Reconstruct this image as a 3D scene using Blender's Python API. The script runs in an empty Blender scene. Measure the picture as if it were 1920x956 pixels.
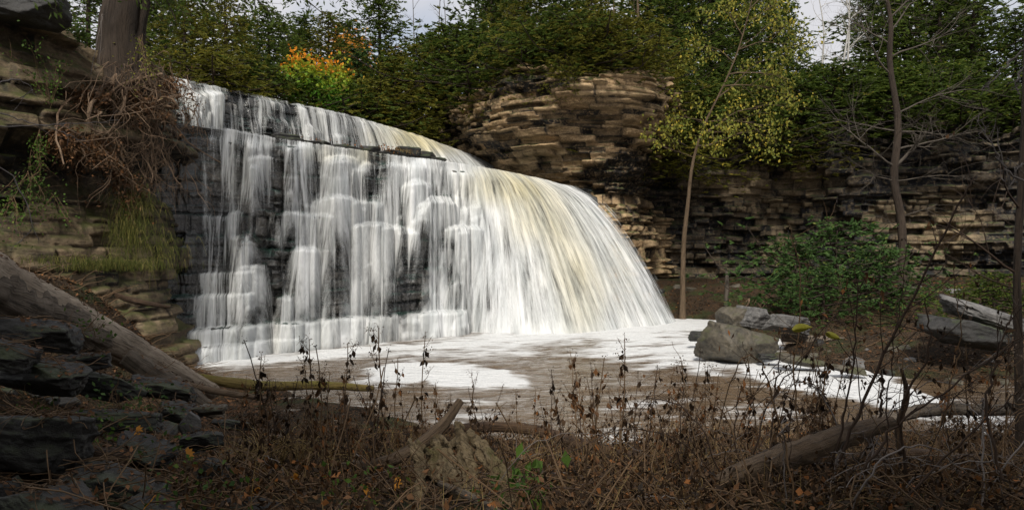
import bpy, math, random
import numpy as np
from mathutils import Vector

R = math.radians
scene = bpy.context.scene
col = scene.collection
FPX, CAM_H = 1371.0, 3.3

# ------------------------------------------------------------ camera, sky, sun, exposure
cam_data = bpy.data.cameras.new("camera")
cam_data.sensor_width = 36.0
cam_data.lens = 36.0 * FPX / 1920.0
cam_data.clip_start = 0.05
cam_data.clip_end = 2000.0
cam = bpy.data.objects.new("camera", cam_data)
cam.location = (0, 0, CAM_H)
cam.rotation_euler = (R(90), 0, 0)
col.objects.link(cam)
scene.camera = cam

SUN_EL, SUN_AZ = 44.0, 188.0          # azimuth clockwise from +Y: behind the camera, a little to the left
world = bpy.data.worlds.new("World")
scene.world = world
world.use_nodes = True
wn = world.node_tree
wn.nodes.clear()
w_out = wn.nodes.new("ShaderNodeOutputWorld")
w_bg = wn.nodes.new("ShaderNodeBackground")
w_sky = wn.nodes.new("ShaderNodeTexSky")
w_sky.sky_type = 'NISHITA'
w_sky.sun_disc = False
w_sky.sun_elevation = R(SUN_EL)
w_sky.sun_rotation = R(SUN_AZ)
w_mix = wn.nodes.new("ShaderNodeMix"); w_mix.data_type = 'RGBA'
w_tc = wn.nodes.new("ShaderNodeTexCoord")
w_ns = wn.nodes.new("ShaderNodeTexNoise"); w_ns.inputs['Scale'].default_value = 3.2; w_ns.inputs['Detail'].default_value = 6
w_mr = wn.nodes.new("ShaderNodeMapRange")
w_mr.inputs['From Min'].default_value = 0.36; w_mr.inputs['From Max'].default_value = 0.5
w_mr.inputs['To Min'].default_value = 0.55
wn.links.new(w_tc.outputs['Generated'], w_ns.inputs['Vector'])
wn.links.new(w_ns.outputs['Fac'], w_mr.inputs['Value'])
wn.links.new(w_mr.outputs['Result'], w_mix.inputs[0])
wn.links.new(w_sky.outputs['Color'], w_mix.inputs[6])
w_mix.inputs[7].default_value = (6.2, 6.2, 6.5, 1)     # cloud layer
wn.links.new(w_mix.outputs[2], w_bg.inputs['Color'])
w_bg.inputs['Strength'].default_value = 0.085
wn.links.new(w_bg.outputs[0], w_out.inputs['Surface'])

sun_data = bpy.data.lights.new("sun", 'SUN')
sun_data.energy = 3.3
sun_data.angle = R(10)
sun_data.color = (1.0, 0.95, 0.87)
sun = bpy.data.objects.new("sun", sun_data)
_az, _el = R(SUN_AZ), R(SUN_EL)
_to = Vector((math.sin(_az) * math.cos(_el), math.cos(_az) * math.cos(_el), math.sin(_el)))
sun.rotation_euler = _to.to_track_quat('Z', 'Y').to_euler()
sun.location = _to * 60
col.objects.link(sun)

scene.view_settings.view_transform = 'Standard'
scene.view_settings.look = 'None'
scene.view_settings.exposure = 0.46
scene.view_settings.gamma = 1
scene.view_settings.use_curve_mapping = False
scene.render.engine = 'CYCLES'
cy = scene.cycles
cy.use_denoising = True
cy.max_bounces = 6
cy.diffuse_bounces = 2
cy.glossy_bounces = 2
cy.transmission_bounces = 3
cy.transparent_max_bounces = 14
cy.caustics_reflective = False
cy.caustics_refractive = False
cy.sample_clamp_indirect = 4

# ------------------------------------------------------------ numbers: noise and interpolation
def hsh(ix, iy, iz=0, seed=0):
    n = (np.asarray(ix, np.int64) * 374761393 + np.asarray(iy, np.int64) * 668265263
         + np.asarray(iz, np.int64) * 2147483647 + seed * 974634777) & 0xFFFFFFFF
    n = ((n ^ (n >> 13)) * 1274126177) & 0xFFFFFFFF
    n = ((n ^ (n >> 16)) * 2246822519) & 0xFFFFFFFF
    n = n ^ (n >> 15)
    return n / 4294967295.0

def vnoise(x, y, z=0.0, seed=0):
    x, y, z = np.broadcast_arrays(np.asarray(x, float), np.asarray(y, float), np.asarray(z, float))
    xi, yi, zi = np.floor(x), np.floor(y), np.floor(z)
    fx, fy, fz = x - xi, y - yi, z - zi
    fx = fx * fx * (3 - 2 * fx); fy = fy * fy * (3 - 2 * fy); fz = fz * fz * (3 - 2 * fz)
    r = 0
    for a in (0, 1):
        for b in (0, 1):
            for c in (0, 1):
                w = (fx if a else 1 - fx) * (fy if b else 1 - fy) * (fz if c else 1 - fz)
                r = r + w * hsh(xi + a, yi + b, zi + c, seed)
    return r

def fbm(x, y, z=0.0, octv=4, seed=0, gain=0.5):
    r, a, t, f = 0, 1.0, 0, 1.0
    for o in range(octv):
        r = r + a * vnoise(np.asarray(x) * f, np.asarray(y) * f, np.asarray(z) * f, seed + o * 17)
        t += a; a *= gain; f *= 2.03
    return r / t - 0.5

def sstep(a, b, x):
    t = np.clip((np.asarray(x, float) - a) / (b - a), 0, 1)
    return t * t * (3 - 2 * t)

def smooth_path(pts, n):
    p = np.array(pts, float)
    q = np.vstack([2 * p[0] - p[1], p, 2 * p[-1] - p[-2]])
    t = np.linspace(0, len(p) - 1, n)
    i = np.minimum(t.astype(int), len(p) - 2)
    f = (t - i)[:, None]
    a, b, c, d = q[i], q[i + 1], q[i + 2], q[i + 3]
    return 0.5 * (2 * b + (c - a) * f + (2 * a - 5 * b + 4 * c - d) * f ** 2 + (3 * b - a - 3 * c + d) * f ** 3)

def at(px, py, Y):
    return ((px - 960) / FPX * Y, Y, CAM_H + (478 - py) / FPX * Y)

# ------------------------------------------------------------ mesh helpers
def mesh_np(name, V, Q, T=None, attrs=None, uv=None, smooth=True):
    V = np.asarray(V, np.float32).reshape(-1, 3)
    parts, starts, n = [], [], 0
    if Q is not None and len(Q):
        Q = np.asarray(Q, np.int32); parts.append(Q.ravel()); starts.append(np.arange(len(Q)) * 4); n = len(Q) * 4
    if T is not None and len(T):
        T = np.asarray(T, np.int32); parts.append(T.ravel()); starts.append(n + np.arange(len(T)) * 3)
    loops = np.concatenate(parts); st = np.concatenate(starts).astype(np.int32)
    m = bpy.data.meshes.new(name)
    m.vertices.add(len(V)); m.vertices.foreach_set('co', V.ravel())
    m.loops.add(len(loops)); m.loops.foreach_set('vertex_index', loops)
    m.polygons.add(len(st)); m.polygons.foreach_set('loop_start', st)
    m.update(calc_edges=True)
    if smooth:
        m.polygons.foreach_set('use_smooth', np.ones(len(st), bool))
    for k, v in (attrs or {}).items():
        a = m.attributes.new(k, 'FLOAT', 'POINT'); a.data.foreach_set('value', np.asarray(v, np.float32).ravel())
    if uv is not None:
        l = m.uv_layers.new(name='uv'); l.data.foreach_set('uv', np.asarray(uv, np.float32)[loops].ravel())
    m.validate(verbose=False)
    return m

def grid_quads(nr, nc):
    i = np.arange(nr - 1)[:, None] * nc + np.arange(nc - 1)[None, :]
    return np.stack([i, i + 1, i + nc + 1, i + nc], -1).reshape(-1, 4)

class MB:
    """collects tubes and leaves, then builds ONE mesh"""
    grained = True
    def __init__(s):
        s.V, s.Q, s.A, s.G, s.n = [], [], [], [], 0
    def add(s, V, Q, a=0.5, g=None):
        V = np.asarray(V, float).reshape(-1, 3)
        s.V.append(V); s.Q.append(np.asarray(Q, np.int64).reshape(-1, 4) + s.n)
        s.A.append(np.broadcast_to(np.asarray(a, float), (len(V),)).copy()); s.n += len(V)
        s.G.append(V * 1.0 if g is None else g.reshape(-1, 3))
    def tube(s, P, rad, k=5, a=0.5, cap=False, lump=0.0, seed=0):
        P = np.asarray(P, float); n = len(P)
        rad = np.broadcast_to(np.asarray(rad, float), (n,)).copy()
        if cap:
            P = np.vstack([P[:1], P, P[-1:]]); rad = np.concatenate([[rad[0] * .02], rad, [rad[-1] * .02]]); n += 2
        D = np.gradient(P[:, :], axis=0)
        if cap: D[0] = D[2]; D[1] = D[2]; D[-1] = D[-3]; D[-2] = D[-3]
        D /= np.linalg.norm(D, axis=1)[:, None] + 1e-9
        m = np.abs(D.mean(0)); ref = np.eye(3)[int(np.argmin(m))]
        U = np.cross(D, ref); U /= np.linalg.norm(U, axis=1)[:, None] + 1e-9
        W = np.cross(D, U)
        th = np.linspace(0, 2 * np.pi, k, endpoint=False)
        rr = rad[:, None] * np.ones(k)[None, :]
        if lump:
            rr = rr * (1 + lump * 2 * fbm(np.cos(th)[None, :] * 1.4 + 9, np.sin(th)[None, :] * 1.4 + 3, np.arange(n)[:, None] * .35, 3, seed)
                       + lump * .6 * (hsh(np.arange(k)[None, :], 0 * np.arange(n)[:, None], 0, seed + 5) - .5))
        V = P[:, None, :] + rr[..., None] * (np.cos(th)[None, :, None] * U[:, None, :] + np.sin(th)[None, :, None] * W[:, None, :])
        i = np.arange(n - 1)[:, None] * k + np.arange(k)[None, :]
        j = np.arange(n - 1)[:, None] * k + (np.arange(k)[None, :] + 1) % k
        al = np.concatenate([[0], np.cumsum(np.linalg.norm(np.diff(P, axis=0), axis=1))])
        rm = max(float(rad.max()), .01)
        g = np.stack([rm * np.cos(th)[None] + 0 * al[:, None], rm * np.sin(th)[None] + 0 * al[:, None], al[:, None] + 0 * th[None] + seed * 3.1], -1)
        s.add(V, np.stack([i, j, j + k, i + k], -1), a, g)
    def leaves(s, C, D, S, L, W, a=0.5, bend=0.0):
        """diamond leaves: centre C, along D, across S"""
        C, D, S = (np.asarray(x, float) for x in (C, D, S)); n = len(C)
        L = np.broadcast_to(L, (n,))[:, None]; W = np.broadcast_to(W, (n,))[:, None]
        D = D / (np.linalg.norm(D, axis=1)[:, None] + 1e-9)
        S = S - D * (S * D).sum(1)[:, None]; S = S / (np.linalg.norm(S, axis=1)[:, None] + 1e-9)
        N = np.cross(D, S)
        V = np.stack([C - D * L / 2, C + S * W / 2 + N * W * bend, C + D * L / 2, C - S * W / 2 + N * W * bend], 1)
        s.add(V.reshape(-1, 3), np.arange(4 * n).reshape(-1, 4), np.repeat(np.broadcast_to(a, (n,)), 4))
    def mesh(s, name, smooth=True):
        me = mesh_np(name, np.vstack(s.V), np.vstack(s.Q), attrs={'tint': np.concatenate(s.A)}, smooth=smooth)
        if s.grained:
            a = me.attributes.new('grain', 'FLOAT_VECTOR', 'POINT'); a.data.foreach_set('vector', np.vstack(s.G).astype(np.float32).ravel())
        return me
    def build(s, name, mat, parent=None, smooth=True):
        return link(name, s.mesh(name, smooth), mat, parent)

def link(name, me, mat=None, parent=None):
    if mat is not None and not me.materials: me.materials.append(mat)
    o = bpy.data.objects.new(name, me); col.objects.link(o)
    if parent: o.parent = parent
    return o

def tag(o, label=None, cat=None, group=None, kind=None):
    if label: o['label'] = label
    if cat: o['category'] = cat
    if group: o['group'] = group
    if kind: o['kind'] = kind
    return o

def empty(name, loc=(0, 0, 0), rz=0.0):
    o = bpy.data.objects.new(name, None); o.empty_display_size = 0.2
    o.location = loc; o.rotation_euler = (0, 0, rz); col.objects.link(o)
    return o

def copy_tree(o, parent=None):
    c = o.copy(); col.objects.link(c)
    if parent: c.parent = parent
    for ch in [x for x in KIDS.get(o.name, [])]:
        copy_tree(ch, c)
    return c
KIDS = {}
def kid(parent, o):
    KIDS.setdefault(parent.name, []).append(o); o.parent = parent
    return o

# ------------------------------------------------------------ materials
class NT:
    def __init__(s, name):
        s.m = bpy.data.materials.new(name); s.m.use_nodes = True
        s.t = s.m.node_tree; s.t.nodes.clear()
        s.out = s.t.nodes.new("ShaderNodeOutputMaterial")
    def n(s, typ, **kw):
        nd = s.t.nodes.new("ShaderNode" + typ)
        for k, v in kw.items():
            if k.startswith('_'): setattr(nd, k[1:], v)
            else:
                key = k.replace('_', ' ')
                inp = nd.inputs[int(key[1:])] if key[0] == 'i' and key[1:].isdigit() else nd.inputs[key]
                if hasattr(v, 'is_output'): s.t.links.new(v, inp)
                else: inp.default_value = v
        return nd
    def noise(s, vec, scale, detail=5, rough=.55):
        return s.n("TexNoise", Vector=vec, Scale=scale, Detail=detail, Roughness=rough).outputs['Fac']
    def ramp(s, fac, a, b, lo=0.0, hi=1.0):
        return s.n("MapRange", Value=fac, From_Min=a, From_Max=b, To_Min=lo, To_Max=hi).outputs['Result']
    def mix(s, fac, a, b, mode='MIX'):
        nd = s.t.nodes.new("ShaderNodeMix"); nd.data_type = 'RGBA'; nd.blend_type = mode
        for i, v in ((0, fac), (6, a), (7, b)):
            if hasattr(v, 'is_output'): s.t.links.new(v, nd.inputs[i])
            else: nd.inputs[i].default_value = v if i == 0 or len(v) == 4 else (*v, 1)
        return nd.outputs[2]
    def math(s, op, a, b=0.0, clamp=False):
        nd = s.t.nodes.new("ShaderNodeMath"); nd.operation = op; nd.use_clamp = clamp
        for i, v in ((0, a), (1, b)):
            if hasattr(v, 'is_output'): s.t.links.new(v, nd.inputs[i])
            else: nd.inputs[i].default_value = v
        return nd.outputs[0]
    def attr(s, name):
        return s.n("Attribute", _attribute_name=name).outputs['Fac']
    def pos(s, sx=1, sy=1, sz=1, obj=False):
        src = s.n("TexCoord").outputs['Object'] if obj else s.n("NewGeometry").outputs['Position']
        return s.n("Mapping", Vector=src, Scale=(sx, sy, sz)).outputs[0]
    def bump(s, h, dist, strength=1.0):
        return s.n("Bump", Height=h, Distance=dist, Strength=strength).outputs[0]
    def done(s, shader):
        s.t.links.new(shader, s.out.inputs['Surface']); return s.m

def mat_rock(name, c1, c2, dark, rough=.85, lay=7.0, moss=None, moss_amt=0.0, obj=False, wet=0.0, bumpd=.05):
    t = NT(name)
    p = t.pos(1, 1, 1, obj); pl = t.pos(1, 1, lay, obj)
    tint = t.attr('tint'); stain = t.attr('stain')
    c = t.mix(tint, c1, c2)
    n1 = t.noise(pl, 1.3, 8, .65)
    c = t.mix(t.ramp(n1, .42, .66), c, tuple(x * .45 for x in c1))
    n2 = t.noise(p, 9, 6, .7)
    c = t.mix(t.ramp(n2, .45, .75, 0, .7), c, tuple(min(1, x * 1.5) for x in c2))
    n3 = t.noise(p, .8, 5, .6)
    sfac = t.math('ADD', stain, t.ramp(n3, .5, .75, 0, .5), True)
    brk = t.ramp(t.noise(p, 5, 5, .7), .35, .6)
    sfac = t.math('MULTIPLY', sfac, t.math('ADD', brk, .45, True), True)
    c = t.mix(sfac, c, dark)
    if moss:
        nz = t.n("SeparateXYZ", Vector=t.n("NewGeometry").outputs['Normal']).outputs['Z']
        mf = t.math('MULTIPLY', t.ramp(nz, .1, .7), t.ramp(t.noise(p, 1.6, 5), .5 - moss_amt * .3, .62), True)
        c = t.mix(mf, c, moss)
    h = t.math('ADD', t.math('MULTIPLY', n1, .8), t.math('MULTIPLY', t.noise(p, 14, 6, .75), .5))
    b = t.bump(h, bumpd)
    rg = t.ramp(n2, .3, .7, max(.12, rough - .25 - wet * .3), rough - wet * .25)
    bs = t.n("BsdfPrincipled", Base_Color=c, Roughness=rg, Normal=b)
    bs.inputs['Specular IOR Level'].default_value = .25 + wet * .45
    return t.done(bs.outputs[0])

def mat_wood(name, c1, c2, moss=None, rough=.8, sc=1.0, obj=True, mossy=.42):
    t = NT(name)
    src = t.n("Attribute", _attribute_name='grain').outputs['Vector']
    p = t.n("Mapping", Vector=src, Scale=(sc, sc, sc * .5)).outputs[0]
    pg = t.n("Mapping", Vector=src, Scale=(sc, sc, sc * .07)).outputs[0]
    n1 = t.noise(p, 2.6, 6, .7); n2 = t.noise(pg, 34 / sc ** .5, 7, .75)
    c = t.mix(t.ramp(n1, .35, .65), c1, c2)
    c = t.mix(t.ramp(n2, .50, .60, 0, .85), c, tuple(x * .3 for x in c1))
    c = t.mix(t.math('MULTIPLY', t.attr('tint'), .6), c, tuple(x * .45 for x in c2))
    if moss:
        nz = t.n("SeparateXYZ", Vector=t.n("NewGeometry").outputs['Normal']).outputs['Z']
        c = t.mix(t.math('MULTIPLY', t.ramp(nz, -.2, .8), t.ramp(t.noise(p, 3, 5), mossy, mossy + .16), True), c, moss)
    b = t.bump(t.math('ADD', t.math('MULTIPLY', n2, 1.6), n1), .03 * sc ** -.5)
    bs = t.n("BsdfPrincipled", Base_Color=c, Roughness=rough, Normal=b)
    bs.inputs['Specular IOR Level'].default_value = .2
    return t.done(bs.outputs[0])

def mat_leaf(name, c1, c2, c3=None, trans=.3, rough=.6):
    t = NT(name)
    a = t.attr('tint')
    c = t.mix(t.ramp(a, 0, .6), c1, c2)
    if c3: c = t.mix(t.ramp(a, .7, 1.0), c, c3)
    rnd = t.n("ObjectInfo").outputs['Random']
    c = t.mix(t.math('MULTIPLY', rnd, .35), c, tuple(x * .45 for x in c1))
    bs = t.n("BsdfPrincipled", Base_Color=c, Roughness=rough)
    bs.inputs['Specular IOR Level'].default_value = .15
    tr = t.n("BsdfTranslucent", Color=c)
    mx = t.n("MixShader", Fac=trans, i1=bs.outputs[0], i2=tr.outputs[0])
    return t.done(mx.outputs[0])

def mat_plain(name, c, rough=.8):
    t = NT(name)
    c = t.mix(t.math('MULTIPLY', t.attr('tint'), .8), c, tuple(x * .4 for x in c))
    bs = t.n("BsdfPrincipled", Base_Color=c, Roughness=rough)
    bs.inputs['Specular IOR Level'].default_value = .2
    return t.done(bs.outputs[0])
# ------------------------------------------------------------ stratified rock
def strata(U, Z, thick, width, seed):
    """bedded, jointed rock: returns bed protrusion, block protrusion, block id value, distance-to-joint darkening"""
    rs = np.random.RandomState(seed)
    Zw = Z + .13 * fbm(U * .25, Z * .2, 0, 3, seed + 1) * 2 + .06 * fbm(U * 1.6, Z * .6, 0, 3, seed + 2) * 2
    th = rs.uniform(thick[0], thick[1], 400) * np.where(rs.rand(400) < .25, 1.9, 1)
    zb = np.cumsum(th) - 3.0
    li = np.searchsorted(zb, Zw.ravel()).reshape(Zw.shape).clip(1, 398)
    fz = (Zw - zb[li - 1]) / (zb[li] - zb[li - 1]); tz = (zb[li] - zb[li - 1])
    w = width[0] + (width[1] - width[0]) * hsh(li, 3, 1, seed)
    uu = U / w + hsh(li, 9, 2, seed) * 50 + .35 * vnoise(U * 1.3, li * 3.7, 0, seed + 4)
    bi = np.floor(uu); fu = uu - bi
    bed = hsh(li, 1, 5, seed) - .5
    blk = hsh(li, bi, 7, seed) - .5
    idv = hsh(li, bi, 11, seed)
    du = np.minimum(fu, 1 - fu) * w; dz = np.minimum(fz, 1 - fz) * tz
    edge = np.exp(-(np.minimum(du, dz * 1.3) / .035) ** 2)
    rnd = np.clip(np.minimum(du, dz) / .09, 0, 1)
    global SNAP
    SNAP = (U - (fu - .5) * w, Z - (fz - .5) * tz)
    return bed, blk, idv, edge, rnd

def rock_wall(name, path, zlo, zhi, prof, seed, mat, du=.055, dz=.05, thick=(.12, .34), width=(.3, 1.1),
              amp=(.22, .3, .5, .3), stain=None, zslope=None):
    p = smooth_path(path, 400)
    d = np.concatenate([[0], np.cumsum(np.linalg.norm(np.diff(p, axis=0), axis=1))])
    nu = int(d[-1] / du); u = np.linspace(0, d[-1], nu)
    x = np.interp(u, d, p[:, 0]); y = np.interp(u, d, p[:, 1])
    k = max(3, int(.9 / du)); ker = np.ones(k) / k
    def sm(a): return np.convolve(np.pad(a, (k, k), 'edge'), ker, 'same')[k:-k]
    tx, ty = np.gradient(sm(x)), np.gradient(sm(y))
    l = np.hypot(tx, ty); nx, ny = ty / l, -tx / l
    nz = int((zhi - zlo) / dz); z = np.linspace(zlo, zhi, nz)
    U, Z = np.meshgrid(u, z)
    bed, blk, idv, edge, rnd = strata(U, Z, thick, width, seed)
    off = prof(U, Z) + amp[0] * bed + amp[1] * blk * (.4 + .6 * rnd) + amp[2] * 2 * (.45 * fbm(U * .35, Z * .5, 0, 2, seed + 30) + .55 * fbm(SNAP[0] * .35, SNAP[1] * .5, 0, 4, seed + 30)) \
        - .07 * edge + .05 * fbm(U * 4, Z * 7, 0, 3, seed + 31) * 2
    uq, zq = SNAP
    scoop = np.abs(fbm(uq * .6, zq * 1.3, 0, 4, seed + 32, .6)) * 4
    off = off + amp[3] * (np.clip(scoop, 0, 1) - .5) * (.35 + .65 * rnd)
    X = x[None, :] + nx[None, :] * off; Y = y[None, :] + ny[None, :] * off
    ztop = Z
    if zslope is not None: ztop = Z + zslope(U) * np.clip((Z - zhi + 2.2) / 2.2, 0, 1) ** 1.5
    # cap running back over the top
    V = np.stack([X, Y, ztop], -1)
    rows = [V]
    for q in (.4, 1.0, 2.2, 4.0):
        c = V[-1].copy(); c[:, 0] -= nx * q; c[:, 1] -= ny * q; c[:, 2] += .12 * q * (vnoise(u * .8, q, 0, seed) - .2)
        rows.append(c[None])
    V = np.concatenate(rows, 0)
    tint = np.clip(.5 + .9 * (idv - .5) + .8 * fbm(U * .5, Z * .8, 0, 3, seed + 40), 0, 1)
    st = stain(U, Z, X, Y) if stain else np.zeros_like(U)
    st = np.clip(st + .6 * edge + .55 * sstep(.25, .08, scoop) * amp[3] / .6 + .7 * sstep(.18, .45, 2 * fbm(U * .45, Z * .9, 9, 5, seed + 34, .6)), 0, 1)  # darker in joints and hollows, and in random patches
    ex = lambda a: np.concatenate([a, np.repeat(a[-1:], 4, 0)], 0)
    me = mesh_np(name, V, grid_quads(V.shape[0], V.shape[1])[:, ::-1], attrs={'tint': ex(tint), 'stain': ex(st)})
    o = link(name, me, mat)
    return tag(o, kind='structure')

def px_of(X, Y): return 960 + FPX * X / Y
def py_of(Z, Y): return 478 - FPX * (Z - CAM_H) / Y
def blob(PX, PY, lst):
    r = 0
    for x, y, a, b, k in lst:
        r = r + k * np.exp(-(((PX - x) / a) ** 2 + ((PY - y) / b) ** 2) ** 1.5)
    return r

M = {}
M['cliff_buff'] = mat_rock('buff limestone', (.29, .185, .095), (.52, .37, .21), (.014, .012, .011), moss=(.06, .07, .02), moss_amt=.3)
M['cliff_dark'] = mat_rock('dark stained limestone', (.17, .125, .078), (.30, .225, .135), (.014, .014, .016), moss=(.05, .06, .02), moss_amt=.2)
M['cliff_left'] = mat_rock('mossy brown limestone', (.10, .068, .040), (.22, .165, .10), (.012, .010, .008), moss=(.06, .065, .018), moss_amt=.5)
M['fall_rock'] = mat_rock('wet dark ledge rock', (.040, .038, .035), (.095, .085, .07), (.008, .009, .010), rough=.55, wet=.8, moss=(.02, .045, .035), moss_amt=.3)
M['boulder_dark'] = mat_rock('wet black rock', (.016, .015, .014), (.042, .039, .035), (.005, .005, .004), rough=.78, lay=3, wet=.3, obj=True, moss=(.035, .045, .015), moss_amt=.1)
M['boulder_grey'] = mat_rock('grey limestone block', (.10, .097, .093), (.19, .18, .17), (.02, .02, .02), obj=True, lay=3)
M['boulder_brown'] = mat_rock('brown mossy boulder', (.055, .047, .034), (.12, .10, .068), (.012, .011, .009), obj=True, lay=3, wet=.5, moss=(.05, .052, .016), moss_amt=.15)

# ------------------------------------------------------------ ground
POOL = np.array([(-9.9, 20.6), (-8.9, 20.4), (-6.8, 18.6), (-4.6, 17.0), (-1.7, 14.2), (.4, 12.9), (2.2, 12.6), (5.3, 13.2), (7.8, 13.6),
                 (10.5, 12.6), (14, 11.4), (22, 10), (40, 8), (60, 8), (60, 22), (34, 20), (25, 19.6), (18, 18.6), (14, 18.9), (11.4, 18.6), (10.1, 20.2),
                 (9.3, 24.4), (9.6, 26.0), (13, 25.4), (17.5, 25.2), (18.2, 27.3), (14.5, 28.4), (10.2, 28.6), (10.5, 34), (10.8, 36.6), (7.8, 38.3), (4, 41), (-14, 34), (-14, 23)])
def poly_sd(X, Y, P):
    d = np.full(X.shape, 1e9); ins = np.zeros(X.shape, bool); n = len(P)
    for i in range(n):
        a, b = P[i], P[(i + 1) % n]
        ex, ey = b - a; wx, wy = X - a[0], Y - a[1]
        t = np.clip((wx * ex + wy * ey) / (ex * ex + ey * ey), 0, 1)
        d = np.minimum(d, np.hypot(wx - ex * t, wy - ey * t))
        c = ((a[1] > Y) != (b[1] > Y)) & (X < (b[0] - a[0]) * (Y - a[1]) / ((b[1] - a[1]) if b[1] != a[1] else 1e-9) + a[0])
        ins ^= c
    return np.where(ins, -d, d)

def ground_z(X, Y, rough=True):
    X = np.asarray(X, float); Y = np.asarray(Y, float)
    d = poly_sd(X, Y, POOL)
    far = sstep(15.5, 21, Y - .0 * X)
    near = 1.78 * (1 - np.exp(-np.maximum(d, 0) / 3.9))
    near = near * (1 - sstep(11.5, 15, Y) * .45)
    nearcap = np.clip(1.56 - (Y - 5.0) * .252, .08, 1.9)
    near = np.minimum(near, nearcap)
    near = near + sstep(-2.2, -6.2, X) * 1.05 * sstep(11.5, 7.5, Y) + sstep(-7.4, -9.9, X) * (.6 + 2.1 * sstep(20.0, 16.0, Y)) * sstep(21.5, 18, Y) * sstep(8, 12, Y)
    near = near + sstep(6, 16, X) * .5 * sstep(11, 7, Y)
    farz = .12 + np.minimum(np.maximum(d, 0) * .30, 1.5 + .02 * d)
    z = near * (1 - far) + farz * far
    z = np.where((far > 0) & (X < -5), near, z)
    z = np.where(d < 0, -.05 + .5 * np.maximum(d, -1.2), z)
    if rough:
        z = z + np.where(d > -.3, 1, .3) * (.22 * fbm(X * .9, Y * .9, 0, 4, 5) + .10 * fbm(X * 4, Y * 4, 0, 3, 6))
    return z

gx = np.concatenate([np.arange(-70, -14, 2.0), np.arange(-14, 24, .11), np.arange(24, 90, 1.5)])
gy = np.concatenate([np.arange(-20, 3, 1.5), np.arange(3, 20, .09), np.arange(20, 50, .25), np.arange(50, 131, 3)])
GX, GY = np.meshgrid(gx, gy)
GZ = ground_z(GX, GY)
t = NT('leaf strewn soil')
p = t.pos()
n1, n2 = t.noise(p, 1.1, 5), t.noise(p, 16, 6, .8)
vo = t.n("TexVoronoi", Vector=p, Scale=26.0, Randomness=1.0)
c = t.mix(t.ramp(n1, .35, .65), (.030, .022, .014), (.075, .050, .028))
c = t.mix(t.ramp(n2, .42, .62), c, (.014, .011, .008))
c = t.mix(t.ramp(t.n("SeparateColor", Color=vo.outputs['Color']).outputs[0], .80, .86), c, (.10, .055, .028))
c = t.mix(t.math('MULTIPLY', t.ramp(t.noise(p, .7, 4), .52, .62), .7), c, (.035, .045, .015))
bs = t.n("BsdfPrincipled", Base_Color=c, Roughness=.9, Normal=t.bump(t.math('ADD', n2, vo.outputs['Distance']), .05))
bs.inputs['Specular IOR Level'].default_value = .15
M['soil'] = t.done(bs.outputs[0])
tag(link('ground', mesh_np('ground', np.stack([GX, GY, GZ], -1), grid_quads(*GX.shape)), M['soil']), kind='structure')

# ------------------------------------------------------------ plateaus above the cliffs
def sheet(name, pts_front, back, z, mat):
    p = smooth_path(pts_front, 60); b = smooth_path(back, 60)
    rows = [p * (1 - f) + b * f for f in np.linspace(0, 1, 40)]
    V = np.array([[(q[0], q[1], z + .5 * fbm(q[0] * .5, q[1] * .5, 0, 3, 8) + .06 * max(0, q[1] - 50)) for q in r] for r in rows])
    return tag(link(name, mesh_np(name, V, grid_quads(40, 60)), mat), kind='structure')

# ------------------------------------------------------------ the falls: control lines (s, lip xyz, base xyz)
LOW = np.array([(-.28, -12.6, 21.2, 7.5, -12.6, 18.6, 0), (-.12, -11.2, 22.9, 7.5, -11.0, 20.4, 0),
                (0, -9.9, 24.4, 7.5, -9.6, 22.0, 0), (.18, -8.0, 26.7, 7.4, -7.0, 23.6, 0), (.45, -4.6, 30.2, 7.3, -3.8, 25.9, 0),
                (.62, -2.4, 32.6, 7.3, -.6, 27.9, 0), (.78, -.3, 34.8, 7.2, 2.3, 30.6, 0), (.92, 1.6, 36.2, 6.95, 5.6, 33.6, 0),
                (1.0, 2.6, 36.8, 6.75, 7.4, 35.3, 0), (1.12, 4.2, 38.2, 6.7, 8.6, 38.4, 0)])
UPP = np.array([(-.2, -14.5, 23.6, 9.9, -13.6, 23.2, 7.3), (0, -12.4, 27.0, 9.75, -11.2, 26.4, 7.3), (.3, -10.1, 30.2, 9.72, -8.9, 29.4, 7.3),
                (.55, -7.7, 33.6, 9.7, -6.2, 32.8, 7.2), (.8, -5.1, 39.5, 9.7, -3.2, 38.0, 7.0), (1.0, -2.7, 46.3, 9.6, .2, 43.0, 6.9), (1.1, -1.9, 48.5, 9.5, 1.5, 46, 6.8)])

def ctrl(T, s):
    """smooth interpolation of the control table at s"""
    out = []
    for k in range(1, 7):
        v = np.interp(s, T[:, 0], T[:, k])
        out.append(v)
    A = np.array(out).T
    n = max(3, len(s) // 28) | 1
    ker = np.hanning(n + 2)[1:-1]; ker /= ker.sum()
    for k in range(6):
        a = np.pad(A[:, k], (n, n), 'reflect', reflect_type='odd')
        A[:, k] = np.convolve(a, ker, 'same')[n:-n]
    return A[:, :3], A[:, 3:]

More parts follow.
